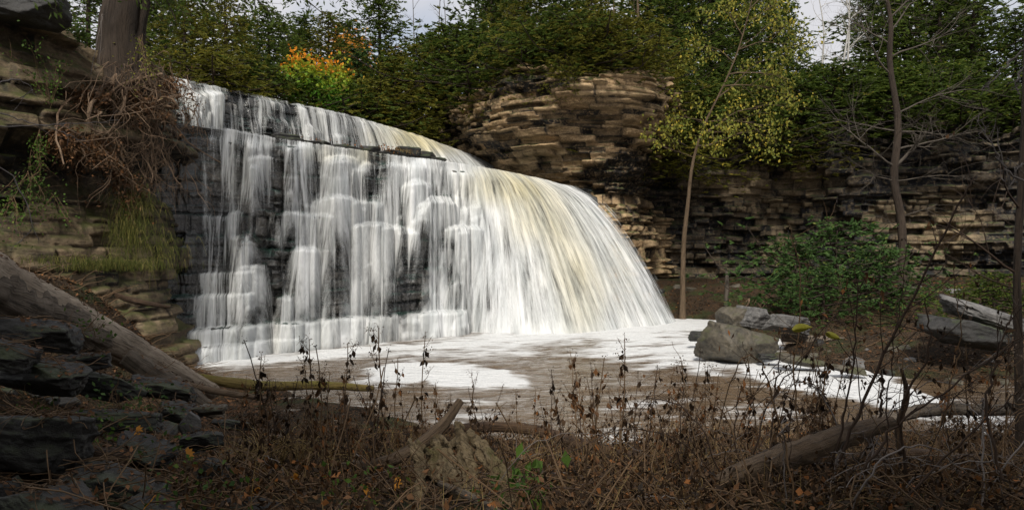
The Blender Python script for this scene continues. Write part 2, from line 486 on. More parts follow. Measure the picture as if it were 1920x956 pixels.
def falls(T, s0, s1, ns, nh, seed, knobs, shelves, free_s, run_pow, length, thick, amp, gaps, dens_fn, tint_fn, names, nlead=12):
    s = np.linspace(s0, s1, ns)
    L, B = ctrl(T, s)
    h = np.linspace(0, 1, nh)
    hor = B[:, :2] - L[:, :2]; dist = np.linalg.norm(hor, axis=1); N = hor / dist[:, None]
    zl, zb = L[:, 2], B[:, 2]
    S, Hh = np.meshgrid(s, h)
    U = S * length
    Z = zl[None] + (zb - zl)[None] * Hh
    drop = (zl - zb)[None]
    fr = sstep(free_s[0], free_s[1], S)
    # rock: stepped beds
    bed, blk, idv, edge, rnd = strata(U, Z, thick, (.5, 1.6), seed)
    lower = .72 * dist[None] * Hh ** run_pow * (1 - .25 * fr)
    Rk = lower * .42 + .22 * fbm(U * .45, Z * .35, 0, 4, seed + 7) * 2
    for lay_, (cw, q, am) in enumerate(((2.0, 1.8, .60), (1.0, 1.1, .28), (.55, .7, .08))):
        cu = U / cw + 1.5 * fbm(U * .45, Z * .22, lay_ * 7.7, 3, seed + 3) * 2
        ci = np.floor(cu); cf = cu - ci
        hv = Hh * drop + 50
        for k_ in range(-1, int(8.5 / q) + 1):
            zc = 50 + (k_ + .15 + .95 * hsh(ci, k_, lay_, seed + 9)) * q
            cx = .5 + .3 * (hsh(ci, k_, lay_ + 5, seed + 9) - .5); wd = .32 + .30 * hsh(ci, k_, lay_ + 9, seed + 9)
            e = np.clip(1 - (np.abs(cf - cx) / wd) ** 2.6, 0, 1) ** .6
            jump = np.clip(hsh(ci, k_, lay_ + 3, seed + 9) * 1.5 - .45, 0, 1)
            d_ = hv - zc + .22 * cw * (e - 1)
            Rk = Rk + (.62 + .1 * lay_) * am * jump * e * sstep(0, .20, d_) * np.exp(-np.maximum(d_, 0) / (q * 1.7)) * (dist[None] / 4.0) ** .5
    Rk = Rk * sstep(-.01, .06, Hh)
    # projection of every grid node, to place the features seen on the face
    def xyz(off, zz):
        return L[None, :, 0] + N[None, :, 0] * off, L[None, :, 1] + N[None, :, 1] * off, zz
    X0, Y0, _ = xyz(dist[None] * Hh ** .8, Z)
    PX, PY = px_of(X0, Y0), py_of(Z, Y0)
    for (kx, ky, kw, ka) in knobs:
        e = np.clip(1 - ((PX - kx) / kw) ** 2, 0, 1) ** .5
        top = ky + kw * .30 * (1 - e)
        d = (PY - top)
        Rk = Rk + ka * e * sstep(-3, 7, d) * np.exp(-np.maximum(d, 0) / 150.)
    for (sa, sb, z0, a) in shelves:
        m = sstep(sa - .02, sa + .005, S) * (1 - sstep(sb - .005, sb + .02, S))
        wob = .12 * fbm(U * .6, 3, 0, 3, seed + 77)
        Rk = Rk + a * m * sstep(z0 + .04 + wob, z0 - .03 + wob, Z)
    # water: can only fall or be pushed out by the rock
    flight = dist[None] * Hh ** .64 * fr + .25 * Hh ** .5
    UA = np.zeros_like(Rk); ua = s * length; slen = s * length
    W = np.zeros_like(Rk); acc = np.zeros(ns); cur = Rk[0] + .05; Bq = np.zeros_like(Rk)
    dzr = (zl - zb) / nh
    for i in range(nh):
        tgt = np.maximum(Rk[i] + .07, flight[i])
        push = np.maximum(tgt - cur, 0)
        cur = np.maximum(cur - .02 * dzr, cur + push * .55)
        hit = np.where(flight[i] < Rk[i] + .07, np.maximum(push - .035, 0), 0)
        acc = acc * np.exp(-dzr / .6) + np.clip(hit * 4, 0, .5)
        acc = .25 * np.roll(acc, 1) + .5 * acc + .25 * np.roll(acc, -1)
        kk = 7
        ws = np.convolve(np.pad(cur, (kk, kk), 'edge'), np.ones(kk) / kk, 'same')[kk:-kk]
        v = np.clip(-np.gradient(ws, slen) * .16, -.16, .16)
        src = slen - v * dzr * (1 - fr[i])
        ua = np.interp(src, slen, ua); acc = np.interp(src, slen, acc)
        UA[i] = ua
        W[i] = cur; Bq[i] = np.clip(acc, 0, 1)
    Wd = W + .10 * fbm(U * 2.2, Z * .25, 0, 3, seed + 50) * (1 + 2 * fr)
    Rk = Rk + amp * (bed * .5 + blk * rnd - .4) * sstep(0, .03, Hh) - .06 * edge
    # density of the veil
    gap = blob(PX, PY, gaps)
    den = dens_fn(S, Hh, PX, PY, U)
    adv = fbm(UA * 1.9, Z * .16, 0, 4, seed + 60, .6) * 2
    den = den + .75 * adv * (1 - .72 * fr) + .50 * Bq - gap
    den = den + .25 * sstep(.9, 1.0, Hh) * sstep(.0, .06, S)
    tint = np.clip(tint_fn(S, Hh, PX, PY) + .25 * fbm(U * 2, Z * .1, 0, 3, seed + 61), 0, 1)
    # rock mesh
    back = [np.stack([L[:, 0] - N[:, 0] * b, L[:, 1] - N[:, 1] * b, L[:, 2] + .02 - .02 * b], -1)[None] for b in (6, 3, 1.2, .5)]
    Xr, Yr, Zr = xyz(Rk, Z)
    Zr = Zr + .05 * fbm(U * 3, Z * 3, 0, 3, seed + 12)
    Vr = np.concatenate(back + [np.stack([Xr, Yr, Zr], -1)], 0)
    st = np.clip(.35 + fbm(U * .7, Z * .7, 0, 3, seed + 13) * 1.4 + edge * .5, 0, 1)
    ti = np.clip(idv + .2 * fbm(U, Z, 0, 2, seed), 0, 1)
    ex = lambda a, n: np.concatenate([np.repeat(a[:1], n, 0), a], 0)
    rock = link(names[0], mesh_np(names[0], Vr, grid_quads(Vr.shape[0], ns)[:, ::-1], attrs={'tint': ex(ti, 4), 'stain': ex(st, 4)}), M['fall_rock'])
    tag(rock, kind='structure')
    # water meshes: two veils, one a hand's breadth in front of the other
    keep = (s >= -.035) & (s <= 1.085)
    obs = []
    for layer in range(2):
        o_ = Wd + layer * (.05 + .10 * fr) * (.4 + vnoise(U * 3, Z * .2, 0, seed + 80)) * sstep(0, .1, Hh)
        Xw, Yw, Zw = xyz(o_, Z)
        roll = .05 + .03 * layer
        Zw = Zw + roll * (1 - sstep(0, .03, Hh))
        lead = []
        for b in np.linspace(2.2, .12, nlead):
            lead.append(np.stack([L[:, 0] - N[:, 0] * b, L[:, 1] - N[:, 1] * b, L[:, 2] + roll + .02 * vnoise(s * 60, b * 2, 0, seed)], -1)[None])
        V = np.concatenate(lead + [np.stack([Xw, Yw, Zw], -1)], 0)
        seg = np.linalg.norm(np.diff(V, axis=0), axis=2)
        fl = np.concatenate([np.zeros((1, ns)), np.cumsum(seg, 0)], 0)
        uv = np.stack([ex(UA, nlead) + layer * 37.3, fl + layer * 11], -1)
        dn = ex(den - layer * .22, nlead)
        V = V[:, keep]; uv = uv[:, keep]; dn = dn[:, keep]; tt = ex(tint, nlead)[:, keep]
        edge_s = sstep(-.035, .0, s[keep]) * (1 - sstep(.985, 1.085, s[keep]))
        dn = dn * edge_s[None] - (1 - edge_s[None]) * .75
        obs.append((V, uv, dn, tt))
    return obs, dict(L=L, B=B, N=N, s=s)

# silk water: white streaks following the flow (uv: across, along), see-through where the sheet is thin
def mat_silk(name):
    t = NT(name)
    uv = t.n("UVMap", _uv_map='uv').outputs[0]
    def nz(sx, sy, sc=1.0, det=4, ro=.6):
        return t.noise(t.n("Mapping", Vector=uv, Scale=(sx, sy, 1)).outputs[0], sc, det, ro)
    wob = t.noise(uv, .8, 2)
    a1, a2, a3 = nz(2.2, .24, 1, 4), nz(6.5, .42, 1, 4, .62), nz(22, .7, 1, 3, .65)
    st = t.math('ADD', t.math('ADD', t.math('MULTIPLY', a1, .9), t.math('MULTIPLY', a2, 1.9)), t.math('MULTIPLY', a3, .65))   # about 1.7 mean
    d = t.attr('dens')
    v = t.math('ADD', t.math('MULTIPLY', t.math('ADD', st, -1.725), 1.9), d)
    al = t.n("MapRange", Value=v, From_Min=-.18, From_Max=1.35, To_Min=0.0, To_Max=.98, _interpolation_type='SMOOTHSTEP').outputs['Result']
    c = t.mix(t.attr('tint'), (.90, .91, .91), (.80, .72, .47))
    c = t.mix(t.ramp(a1, .36, .6, .55, 0), c, (.40, .44, .44))
    bs = t.n("BsdfPrincipled", Base_Color=c, Roughness=.45, Normal=t.bump(st, .06, .6))
    bs.inputs['Specular IOR Level'].default_value = .2
    tl = t.n("BsdfTranslucent", Color=c)
    m1 = t.n("MixShader", Fac=.35, i1=bs.outputs[0], i2=tl.outputs[0])
    tr = t.n("BsdfTransparent")
    mx = t.n("MixShader", Fac=al, i1=tr.outputs[0], i2=m1.outputs[0])
    return t.done(mx.outputs[0])
M['silk'] = mat_silk('silky white water')

fall = tag(empty('waterfall', (-2.0, 29.0, 0)), 'broad silky white waterfall dropping over dark stepped ledges into the brown pool', 'waterfall')
def water_part(name, parts, parent, suffix_label=None):
    for (V, uv, dn, tt) in parts:
        nr, nc = V.shape[:2]
        me = mesh_np(name, V - np.array(parent.location), grid_quads(nr, nc)[:, ::-1], attrs={'dens': dn, 'tint': tt}, uv=uv.reshape(-1, 2))
        o = link(name, me, M['silk'], parent)
        if suffix_label: o['label'] = suffix_label

knobs = [(632, 366, 46, .75), (700, 414, 40, .7), (548, 394, 46, .5), (572, 462, 30, .5), (470, 494, 36, .55), (742, 420, 26, .4), (495, 292, 34, .35),
         (566, 272, 30, .4), (640, 290, 36, .5), (447, 440, 22, .35), (828, 372, 46, .55), (880, 420, 50, .55), (532, 556, 20, .5), (690, 372, 30, .4),
         (436, 392, 20, .35), (640, 300, 24, .3), (782, 340, 30, .4), (605, 400, 22, .3), (465, 450, 18, .3), (770, 430, 24, .35), (915, 380, 40, .3), (800, 300, 34, .35)]
gaps = [(712, 322, 24, 34, .95), (775, 520, 42, 95, .62), (620, 560, 22, 80, .3), (512, 505, 20, 42, .6), (520, 350, 12, 60, .5), (545, 545, 26, 30, .2),
        (400, 420, 22, 170, .5), (690, 350, 14, 26, .4), (592, 350, 12, 45, .5), (455, 420, 12, 40, .5), (880, 520, 22, 70, .25), (500, 440, 16, 60, .4), (745, 590, 30, 30, .4),
        (960, 560, 14, 60, .3), (860, 455, 26, 14, .3), (660, 500, 10, 70, .3)]
def dens_low(S, Hh, PX, PY, U):
    d = np.interp(S, [-.04, 0, .05, .15, .3, .45, .55, .66, .78, 1.0], [-.2, .10, .30, .20, .34, .44, .52, .74, .90, .84])
    d = d + blob(PX, PY, [(632, 380, 50, 60, .35), (700, 470, 42, 80, .4), (470, 540, 60, 50, .12), (575, 510, 34, 60, .3), (450, 620, 70, 40, .0),
                          (590, 640, 60, 26, .5), (850, 610, 110, 22, .5), (800, 330, 60, 30, .3), (420, 290, 20, 50, .15)])
    return d + .06 * Hh + .3 * sstep(.10, .0, Hh) * sstep(0, .05, S)
def tint_low(S, Hh, PX, PY):
    return blob(PX, PY, [(940, 345, 60, 40, .75), (1000, 400, 50, 60, .6), (1050, 480, 40, 70, .45), (1085, 560, 40, 80, .4), (690, 290, 40, 18, .5), (1150, 460, 30, 90, .15), (600, 290, 30, 16, .3)]) + .05
low, info = falls(LOW, -.28, 1.12, 820, 250, 11, knobs, [(-.2, .60, 1.02, .55), (-.28, .12, 2.05, .28), (-.28, .09, 2.75, .22), (-.28, .03, 4.6, .2), (-.1, .2, .5, .2)],
                  (.52, .82), .85, 18.5, (.16, .42), .30, gaps, dens_low, tint_low, ('falls_rock_ledge', ))
water_part('lower_curtain', low, fall, 'lower tier of white water over stepped ledges')

def dens_up(S, Hh, PX, PY, U):
    d = np.interp(S, [-.04, 0, .06, .2, .4, .6, .75, 1.0], [0, .3, .45, .3, .4, .7, 1.05, 1.1])
    return d
gaps_u = [(435, 190, 12, 60, 1.0), (520, 230, 12, 50, .8), (478, 215, 16, 50, .35), (545, 220, 10, 46, .7), (375, 158, 10, 10, .6), (462, 175, 20, 12, .6)]
def tint_up(S, Hh, PX, PY):
    return blob(PX, PY, [(780, 265, 40, 30, .8), (735, 250, 40, 25, .4), (830, 275, 30, 20, .4)]) + .1
upp, info_u = falls(UPP, -.2, 1.1, 520, 110, 23, [(360, 175, 20, .3), (400, 170, 26, .3)], [], (.45, .8), .9, 24, (.14, .3), .25, gaps_u, dens_up, tint_up, ('upper_rock_ledge', ))
water_part('upper_curtain', upp, fall, 'narrower upper tier of white water')

# terrace between the tiers, river above
def strip(name, A, Bp, mat, kind='structure', nv=14, wob=.1):
    f = np.linspace(0, 1, nv)[:, None, None]
    V = A[None] * (1 - f) + Bp[None] * f
    V[..., 2] += wob * fbm(V[..., 0] * 1.5, V[..., 1] * 1.5, 0, 3, 3)
    nr, nc = V.shape[:2]
    z = np.zeros((nr, nc))
    return tag(link(name, mesh_np(name, V, grid_quads(nr, nc), attrs={'tint': z + .4, 'stain': z + .3}), mat), kind=kind)
ss = np.linspace(0, 1, 300)
def row(T, s, which, back=0.0, dz=0.0):
    L, B = ctrl(T, s); N = B[:, :2] - L[:, :2]; N /= np.linalg.norm(N, axis=1)[:, None]
    q = (L if which == 'L' else B).copy(); q[:, :2] -= N * back; q[:, 2] += dz
    return q
strip('rock_terrace', row(LOW, -.28 + 1.4 * ss, 'L', .4, -.03), row(UPP, -.2 + 1.3 * ss, 'B', 1.4, .1), M['fall_rock'])
up_l = row(UPP, -.2 + 1.3 * ss, 'L', 1.0, .0); up_b = row(UPP, -.2 + 1.3 * ss, 'L', 14.0, .0)
t = NT('brown river water')
p = t.pos()
bs = t.n("BsdfPrincipled", Base_Color=(.10, .075, .045, 1), Roughness=.15, Normal=t.bump(t.noise(p, 2.5, 4), .05))
M['river'] = t.done(bs.outputs[0])
strip('upstream_water', up_l, up_b, M['river'], wob=.03)

# leafy rock rim and brown grass tuft on the ledge between the two tiers (pixels 590..760, 262..300)
rim_path = [(-8.6, 26.3), (-7.3, 27.9), (-6.1, 29.2), (-5.2, 30.0), (-4.2, 31.1), (-3.4, 32.0)]
rs = np.random.RandomState(5)

# ------------------------------------------------------------ cliffs
def stain_mid(U, Z, X, Y):
    PX, PY = px_of(X, Y), py_of(Z, Y)
    return blob(PX, PY, [(800, 235, 70, 50, .75), (880, 260, 40, 30, .6), (1160, 330, 70, 36, .9), (1130, 195, 40, 30, .5), (1190, 330, 60, 50, .9), (960, 150, 60, 18, .8), (1050, 165, 60, 18, .55),
                         (1210, 420, 30, 60, .4), (1000, 235, 50, 14, .4), (1090, 250, 60, 12, .45), (1150, 440, 16, 40, .3)]) - .15
def prof_mid(U, Z):
    nose = np.exp(-((U - 19.5) / 4.2) ** 2)
    o = (1.0 + 1.7 * nose) * sstep(6.3, 10.5, Z) + .8 * sstep(9.0, 12, Z) - .9 * sstep(12.3, 13.4, Z) - .5 * sstep(8.2, 6.6, Z) * sstep(5, 6.2, Z)
    return o + 1.3 * sstep(3.0, 0, Z) * .5
mid_path = [(-9, 58), (-6.2, 53.5), (-3.0, 48.2), (0, 43.8), (3.0, 41.0), (5.9, 40.2), (7.6, 42.4), (8.6, 45.6), (10.2, 47.6)]
rock_wall('middle_cliff', mid_path, -.4, 13.4, prof_mid, 31, M['cliff_buff'], thick=(.13, .38), width=(.35, 1.5), amp=(.30, .62, 1.1, .85), stain=stain_mid,
          zslope=lambda U: 2.0 * fbm(U * .45, 3, 0, 4, 91))
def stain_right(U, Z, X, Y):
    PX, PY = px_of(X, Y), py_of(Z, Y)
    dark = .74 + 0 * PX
    buff_patch = blob(PX, PY, [(1240, 480, 44, 60, .5), (1370, 350, 60, 34, .55), (1440, 360, 90, 60, .65), (1460, 450, 45, 60, .9), (1500, 330, 40, 60, .45), (1740, 440, 100, 70, .75),
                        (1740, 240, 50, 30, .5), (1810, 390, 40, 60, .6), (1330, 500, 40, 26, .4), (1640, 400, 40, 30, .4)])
    return np.clip(dark - buff_patch, 0, 1)  # patches of buff rock left clear of the dark stain
def prof_right(U, Z):
    return .9 * sstep(5.5, 9.5, Z) + .5 * sstep(2.5, 0, Z) + .5 * np.sin(U * .8) * sstep(2, 6, Z)
right_path = [(4.0, 45.2), (7.4, 44.9), (10.0, 46.6), (13, 46.8), (16.5, 47.0), (19.2, 46.6), (22, 45.4), (26, 44.0), (30, 42), (36, 37), (46, 32)]
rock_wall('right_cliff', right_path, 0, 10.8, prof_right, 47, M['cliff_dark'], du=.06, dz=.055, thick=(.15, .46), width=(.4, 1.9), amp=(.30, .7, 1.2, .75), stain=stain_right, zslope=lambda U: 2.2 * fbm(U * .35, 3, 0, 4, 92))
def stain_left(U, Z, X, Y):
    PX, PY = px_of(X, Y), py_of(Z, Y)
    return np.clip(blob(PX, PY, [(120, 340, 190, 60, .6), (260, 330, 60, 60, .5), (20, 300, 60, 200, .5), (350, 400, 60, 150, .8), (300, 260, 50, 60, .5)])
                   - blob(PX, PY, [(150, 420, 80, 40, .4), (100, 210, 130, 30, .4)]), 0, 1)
def prof_left(U, Z):
    return -.5 * sstep(6.8, 8.6, Z) + .55 * sstep(4.6, 3.2, Z) * .6 + .55 * np.exp(-((Z - 6.4) / .5) ** 2) - .5 * np.exp(-((Z - 5.3) / .6) ** 2) + .6 * sstep(2.2, 1.0, Z)
left_path = [(-22, 12), (-17, 14.4), (-13.6, 16.3), (-12.2, 17.6), (-11.0, 19.8), (-10.6, 21.4), (-10.75, 23.6), (-11.6, 25.8), (-13.2, 27.6)]
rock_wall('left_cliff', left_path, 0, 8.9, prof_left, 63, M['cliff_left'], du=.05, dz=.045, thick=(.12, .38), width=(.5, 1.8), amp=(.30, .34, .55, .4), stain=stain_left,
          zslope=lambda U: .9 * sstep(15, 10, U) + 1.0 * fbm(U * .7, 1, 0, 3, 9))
sheet('left_plateau', [(-24, 14), (-18.5, 16.4), (-15, 18.2), (-13.4, 19.4), (-12.4, 21.6), (-12.6, 24.5), (-14.6, 27)], [(-70, 30), (-70, 35), (-65, 40), (-60, 45), (-60, 50), (-60, 55), (-60, 60)], 9.2, M['soil'])
sheet('upper_plateau', [(-15, 36), (-13, 42), (-11.5, 50), (-9, 56), (-6, 54.5), (-2.5, 49.5), (.5, 45.5), (3.5, 43), (6, 42.5), (9.5, 49)],
      [(-60, 40), (-60, 60), (-50, 80), (-30, 110), (-15, 120), (0, 120), (10, 120), (20, 120), (30, 120), (40, 120)], 10.0, M['soil'])
sheet('right_plateau', [(9.5, 49), (13, 49), (16.5, 49.2), (20, 48.5), (26, 46.2), (30, 44.2), (37, 39), (47, 34)],
      [(40, 120), (45, 120), (55, 115), (65, 110), (80, 100), (90, 80), (100, 60), (100, 40)], 10.3, M['soil'])

# ------------------------------------------------------------ pool water with foam
wx = np.arange(-14, 30, .085); wy = np.arange(10, 41, .085)
WX, WY = np.meshgrid(wx, wy)
def falls_dist(X, Y):
    s = np.linspace(-.02, 1.04, 90); _, B = ctrl(LOW, s)
    d = np.full(X.shape, 1e9)
    for i in range(len(s) - 1):
        a, b = B[i, :2], B[i + 1, :2]; e = b - a
        tt = np.clip(((X - a[0]) * e[0] + (Y - a[1]) * e[1]) / (e @ e), 0, 1)
        d = np.minimum(d, np.hypot(X - a[0] - e[0] * tt, Y - a[1] - e[1] * tt))
    return d
fd = falls_dist(WX, WY)
WPX, WPY = px_of(WX, WY), py_of(0, WY)
wrx = WX + .9 * fbm(WX * .35, WY * .35, 0, 3, 90) * 2; wry = WY + .9 * fbm(WX * .35, WY * .35, 5, 3, 91) * 2
streak = fbm(wrx * .55 + wry * .25, wry * 1.5 - wrx * .7, 0, 5, 92, .6) * 2
wp = fbm(WX * .8, WY * .8, 0, 4, 93) * 2
foam = 1.25 * np.exp(-(fd / np.interp(WX, [-10, -7, -3, 2, 8], [.5, 1.0, 1.9, 3.4, 4.6])) ** 1.6)
PXw, PYw = WPX + 26 * wp, WPY + 9 * fbm(WX * 1.3, WY * 1.3, 2, 4, 94) * 2
def ell(x, y, a, b, ang, k, sharp=5):
    c, s_ = math.cos(R(ang)), math.sin(R(ang)); dx, dy = PXw - x, PYw - y
    q = ((dx * c + dy * s_) / a) ** 2 + ((-dx * s_ + dy * c) / b) ** 2
    return k / (1 + np.exp(np.clip((q - 1) * sharp, -30, 30)))
foam = foam + ell(835, 704, 160, 20, 4, 1.3, 8) + ell(720, 716, 60, 14, -4, .8, 5) + ell(960, 722, 50, 8, 8, .6) + ell(1240, 660, 120, 36, 8, .55, 3) \
    + ell(1330, 680, 90, 26, 12, .45, 3) + ell(1560, 716, 170, 30, 10, 1.25, 7) + ell(1670, 745, 90, 24, 12, 1.2, 6) + ell(1440, 690, 60, 18, 14, .9) \
    + ell(1350, 780, 190, 22, 3, .35, 2) + ell(1120, 800, 140, 40, 5, .28, 2) + ell(880, 780, 60, 34, 20, .45, 2.5) + ell(1820, 790, 90, 30, 6, .8, 4) + ell(1445, 640, 26, 20, 0, 1.1) + ell(1300, 604, 60, 7, 0, .9) + ell(1010, 662, 320, 10, -2, .2, 3)
foam = foam + 1.15 * streak * np.clip(.6 + foam * .5, 0, 1) + .04
zf = .03 * np.clip(foam, 0, 1) + .05 * streak * .5 + .06 * fbm(WX * 1.1, WY * 1.6, 0, 3, 95)
t = NT('brown pool with drifting foam')
p = t.pos()
wv = t.n("Mapping", Vector=p, Scale=(.7, 2.2, 1), Rotation=(0, 0, R(18))).outputs[0]
nA, nB = t.noise(wv, 1.8, 6, .65), t.noise(p, 18, 5, .7)
f = t.math('ADD', t.attr('foam'), t.math('MULTIPLY', t.math('ADD', nA, -.5), 2.1))
ff = t.n("MapRange", Value=f, From_Min=.10, From_Max=1.15, _interpolation_type='SMOOTHSTEP').outputs['Result']
brown = t.mix(t.ramp(nA, .3, .7), (.055, .034, .017), (.15, .10, .055))
foamc = t.mix(t.ramp(nB, .35, .65), (.52, .53, .53), (.76, .76, .745))
c = t.mix(ff, brown, foamc)
rg = t.ramp(ff, 0, .6, .07, .6)
bs = t.n("BsdfPrincipled", Base_Color=c, Roughness=rg, Normal=t.bump(t.math('ADD', nA, t.math('MULTIPLY', nB, .15)), .14, 1.0))
bs.inputs['Specular IOR Level'].default_value = .35
M['pool'] = t.done(bs.outputs[0])
tag(link('pool_water', mesh_np('pool_water', np.stack([WX, WY, zf], -1), grid_quads(*WX.shape), attrs={'foam': foam}), M['pool']), kind='structure')

# ------------------------------------------------------------ trees and shrubs
M['cedar'] = mat_leaf('cedar sprays', (.038, .066, .012), (.14, .19, .033), (.28, .24, .04), trans=.45)
M['cedar_olive'] = mat_leaf('olive cedar sprays', (.08, .09, .015), (.24, .225, .035), (.36, .26, .04), trans=.45)
M['cedar_bright'] = mat_leaf('fresh green cedar sprays', (.03, .065, .018), (.085, .15, .038), (.18, .19, .045), trans=.3)
M['green_leaf'] = mat_leaf('green leaves', (.035, .075, .014), (.10, .17, .03), (.30, .30, .05), trans=.35)
M['maple_orange'] = mat_leaf('turning maple leaves', (.09, .22, .02), (.30, .36, .03), (.75, .26, .02), trans=.4)
M['orange_leaf'] = mat_leaf('orange leaves', (.45, .18, .03), (.65, .30, .05), (.7, .4, .08), trans=.4)
M['yellow_leaf'] = mat_leaf('yellowing leaves', (.10, .13, .025), (.25, .24, .04), (.50, .36, .05), trans=.35)
M['dead_leaf'] = mat_leaf('dead brown leaves', (.05, .028, .014), (.16, .08, .036), (.38, .15, .045), trans=.15)
M['dark_leaf'] = mat_leaf('shrivelled dark leaves', (.018, .012, .008), (.055, .033, .018), (.15, .08, .035), trans=.05)
M['straw'] = mat_leaf('dry straw', (.13, .085, .033), (.31, .21, .085), (.44, .33, .14), trans=.2)
M['grass_green'] = mat_leaf('bank grass', (.045, .06, .012), (.12, .13, .028), (.30, .25, .08), trans=.3)
M['bark_dark'] = mat_wood('dark bark', (.032, .024, .018), (.08, .058, .042), sc=.45)
M['bark_grey'] = mat_wood('grey bark', (.07, .058, .045), (.14, .118, .095))
M['bark_brown'] = mat_wood('brown bark', (.09, .06, .035), (.17, .12, .075))
M['bark_pale'] = mat_wood('pale birch bark', (.42, .40, .36), (.62, .60, .56))
M['root'] = mat_wood('bare root wood', (.16, .10, .06), (.30, .21, .14))
M['twig'] = mat_plain('twig', (.15, .095, .052))
M['twig_dark'] = mat_plain('dark twig', (.055, .036, .025))
M['twig_grey'] = mat_plain('grey twig', (.20, .175, .16))
M['seed'] = mat_plain('dry seed heads', (.16, .12, .09), .9)

def cedar_meshes(h, r, seed, nl=64, per=11, leafy=19, base=.06, point=1.0, lsize=.19, fullness=1.0, hang=0.0):
    rs = np.random.RandomState(seed)
    tr, lf = MB(), MB()
    lean = rs.uniform(-.04, .04, 2) * h
    zt = np.linspace(0, 1, 9)
    axis = np.stack([lean[0] * zt ** 2, lean[1] * zt ** 2, zt * h], 1)
    tr.tube(axis, .02 + .028 * h * (1 - zt) ** .9 * .6, 7, .3, lump=.12, seed=seed)
    lob = rs.uniform(0, 6.28, 6); lz = rs.uniform(.1, .9, 6)
    C, D, A = [], [], []
    for i in range(nl):
        f = base + (1 - base) * ((i + rs.rand()) / nl) ** .9
        az = i * 2.399 + rs.normal(0, .35)
        prof = (1.0 - f ** 1.5) ** .8 * .95 + .05 * (1 - .35 * max(0, .25 - f) / .25)
        bump = 1 + .35 * math.sin(3 * az + f * 9 + seed) + .2 * rs.normal()
        ln = max(.25, r * prof * bump * fullness) + .15
        n = 6
        q = np.linspace(0, 1, n)
        o = np.array([np.interp(f * h, axis[:, 2], axis[:, 0]), np.interp(f * h, axis[:, 2], axis[:, 1]), f * h])
        d = np.array([math.cos(az), math.sin(az)])
        rise = rs.uniform(-.15, .35) - hang
        P = o + np.stack([d[0] * q * ln, d[1] * q * ln, ln * (rise * q - .35 * q ** 1.6 + .45 * q ** 3.5)], 1)
        P[:, :2] += rs.normal(0, .04, (n, 2)) * ln * q[:, None]
        tr.tube(P, .012 + .02 * ln * (1 - q) * .5, 4, .4)
        m = max(3, int(per * (.5 + ln / r * .7)))
        t_ = rs.uniform(.22, 1.05, m)
        c0 = np.stack([np.interp(t_, q, P[:, k]) for k in range(3)], 1)
        spread = .16 + .14 * ln
        c0 += rs.normal(0, 1, (m, 3)) * [spread, spread, spread * .6]
        out = np.array([d[0], d[1], .1]) + rs.normal(0, .45, (m, 3))
        out /= np.linalg.norm(out, axis=1)[:, None]
        side = np.cross(out, [0, 0, 1.0]) + rs.normal(0, .35, (m, 3))
        shade = rs.beta(2, 3, m) * .8 + .25 * (rs.rand() - .4)
        for j in range(leafy):
            a = rs.uniform(-1.1, 1.1, m)
            dd = out * np.cos(a)[:, None] + side * np.sin(a)[:, None]
            dd[:, 2] -= .25 * rs.rand(m)
            C.append(c0 + dd * rs.uniform(.02, .30, m)[:, None] * (lsize / .24)); D.append(dd); A.append(np.clip(shade + rs.normal(0, .12, m), 0, 1))
    C, D, A = np.vstack(C), np.vstack(D), np.concatenate(A)
    S = rs.normal(0, 1, C.shape) + [0, 0, .2]
    A = np.where(rs.rand(len(A)) < .03, 1.0, A * .85)
    lf.leaves(C, D, S, rs.uniform(.6, 1.3, len(C)) * lsize, rs.uniform(.2, .4, len(C)) * lsize, A, .15)
    return tr.mesh('trunk'), lf.mesh('crown', smooth=False)

CED = {}
def cedar_kind(key, matk, *a, **k):
    tm, cm = cedar_meshes(*a, **k); tm.materials.append(M['bark_dark']); cm.materials.append(M[matk]); CED[key] = (tm, cm)
cedar_kind('tall_a', 'cedar', 9, 2.1, 1, nl=120, per=15, lsize=.155)
cedar_kind('tall_b', 'cedar', 9, 1.8, 2, nl=115, per=15, lsize=.155)
cedar_kind('tall_c', 'cedar_olive', 9, 2.1, 3, nl=115, per=14, base=.06, lsize=.155)
cedar_kind('mid_a', 'cedar_olive', 6, 2.4, 4, nl=64, per=13)
cedar_kind('mid_b', 'cedar', 6, 2.3, 5, nl=64, per=13)
cedar_kind('mid_c', 'cedar_bright', 6, 2.1, 6, nl=64, per=12)
cedar_kind('bush_a', 'cedar_olive', 2.4, 1.7, 7, nl=54, per=22, lsize=.095, leafy=22, base=.02, hang=.15)
cedar_kind('bush_b', 'cedar', 2.4, 1.8, 8, nl=54, per=22, lsize=.095, leafy=22, base=.02, hang=.15)
cedar_kind('bush_c', 'cedar_bright', 2.2, 1.8, 9, nl=30, per=13, base=.02, lsize=.14, fullness=1.15)
cedar_kind('droop', 'cedar_olive', 3.0, 1.7, 10, nl=50, per=22, lsize=.10, leafy=22, base=.02, hang=.6)

def place_cedar(kind, px, top, Y, zb, label, width=1.0, rz=0.0, group=None, name='cedar_tree', cat='tree', tilt=(0, 0)):
    hh = {'tall': 9, 'mid_': 6, 'bush': 2.4, 'droo': 3.0}[kind[:4]]
    if kind[:4] == 'tall' and top > -40: top -= 22
    x, _, ztop = at(px, top, Y)
    s = max(.2, (ztop - zb) / hh)
    r = empty(name, (x, Y, zb), rz); r.scale = (s * width, s * width, s)
    r.rotation_euler = (tilt[0], tilt[1], rz)
    tm, cm = CED[kind]
    for nm, me in (('trunk', tm), ('crown', cm)):
        o = bpy.data.objects.new(nm, me); col.objects.link(o); o.parent = r
    return tag(r, label, cat, group)

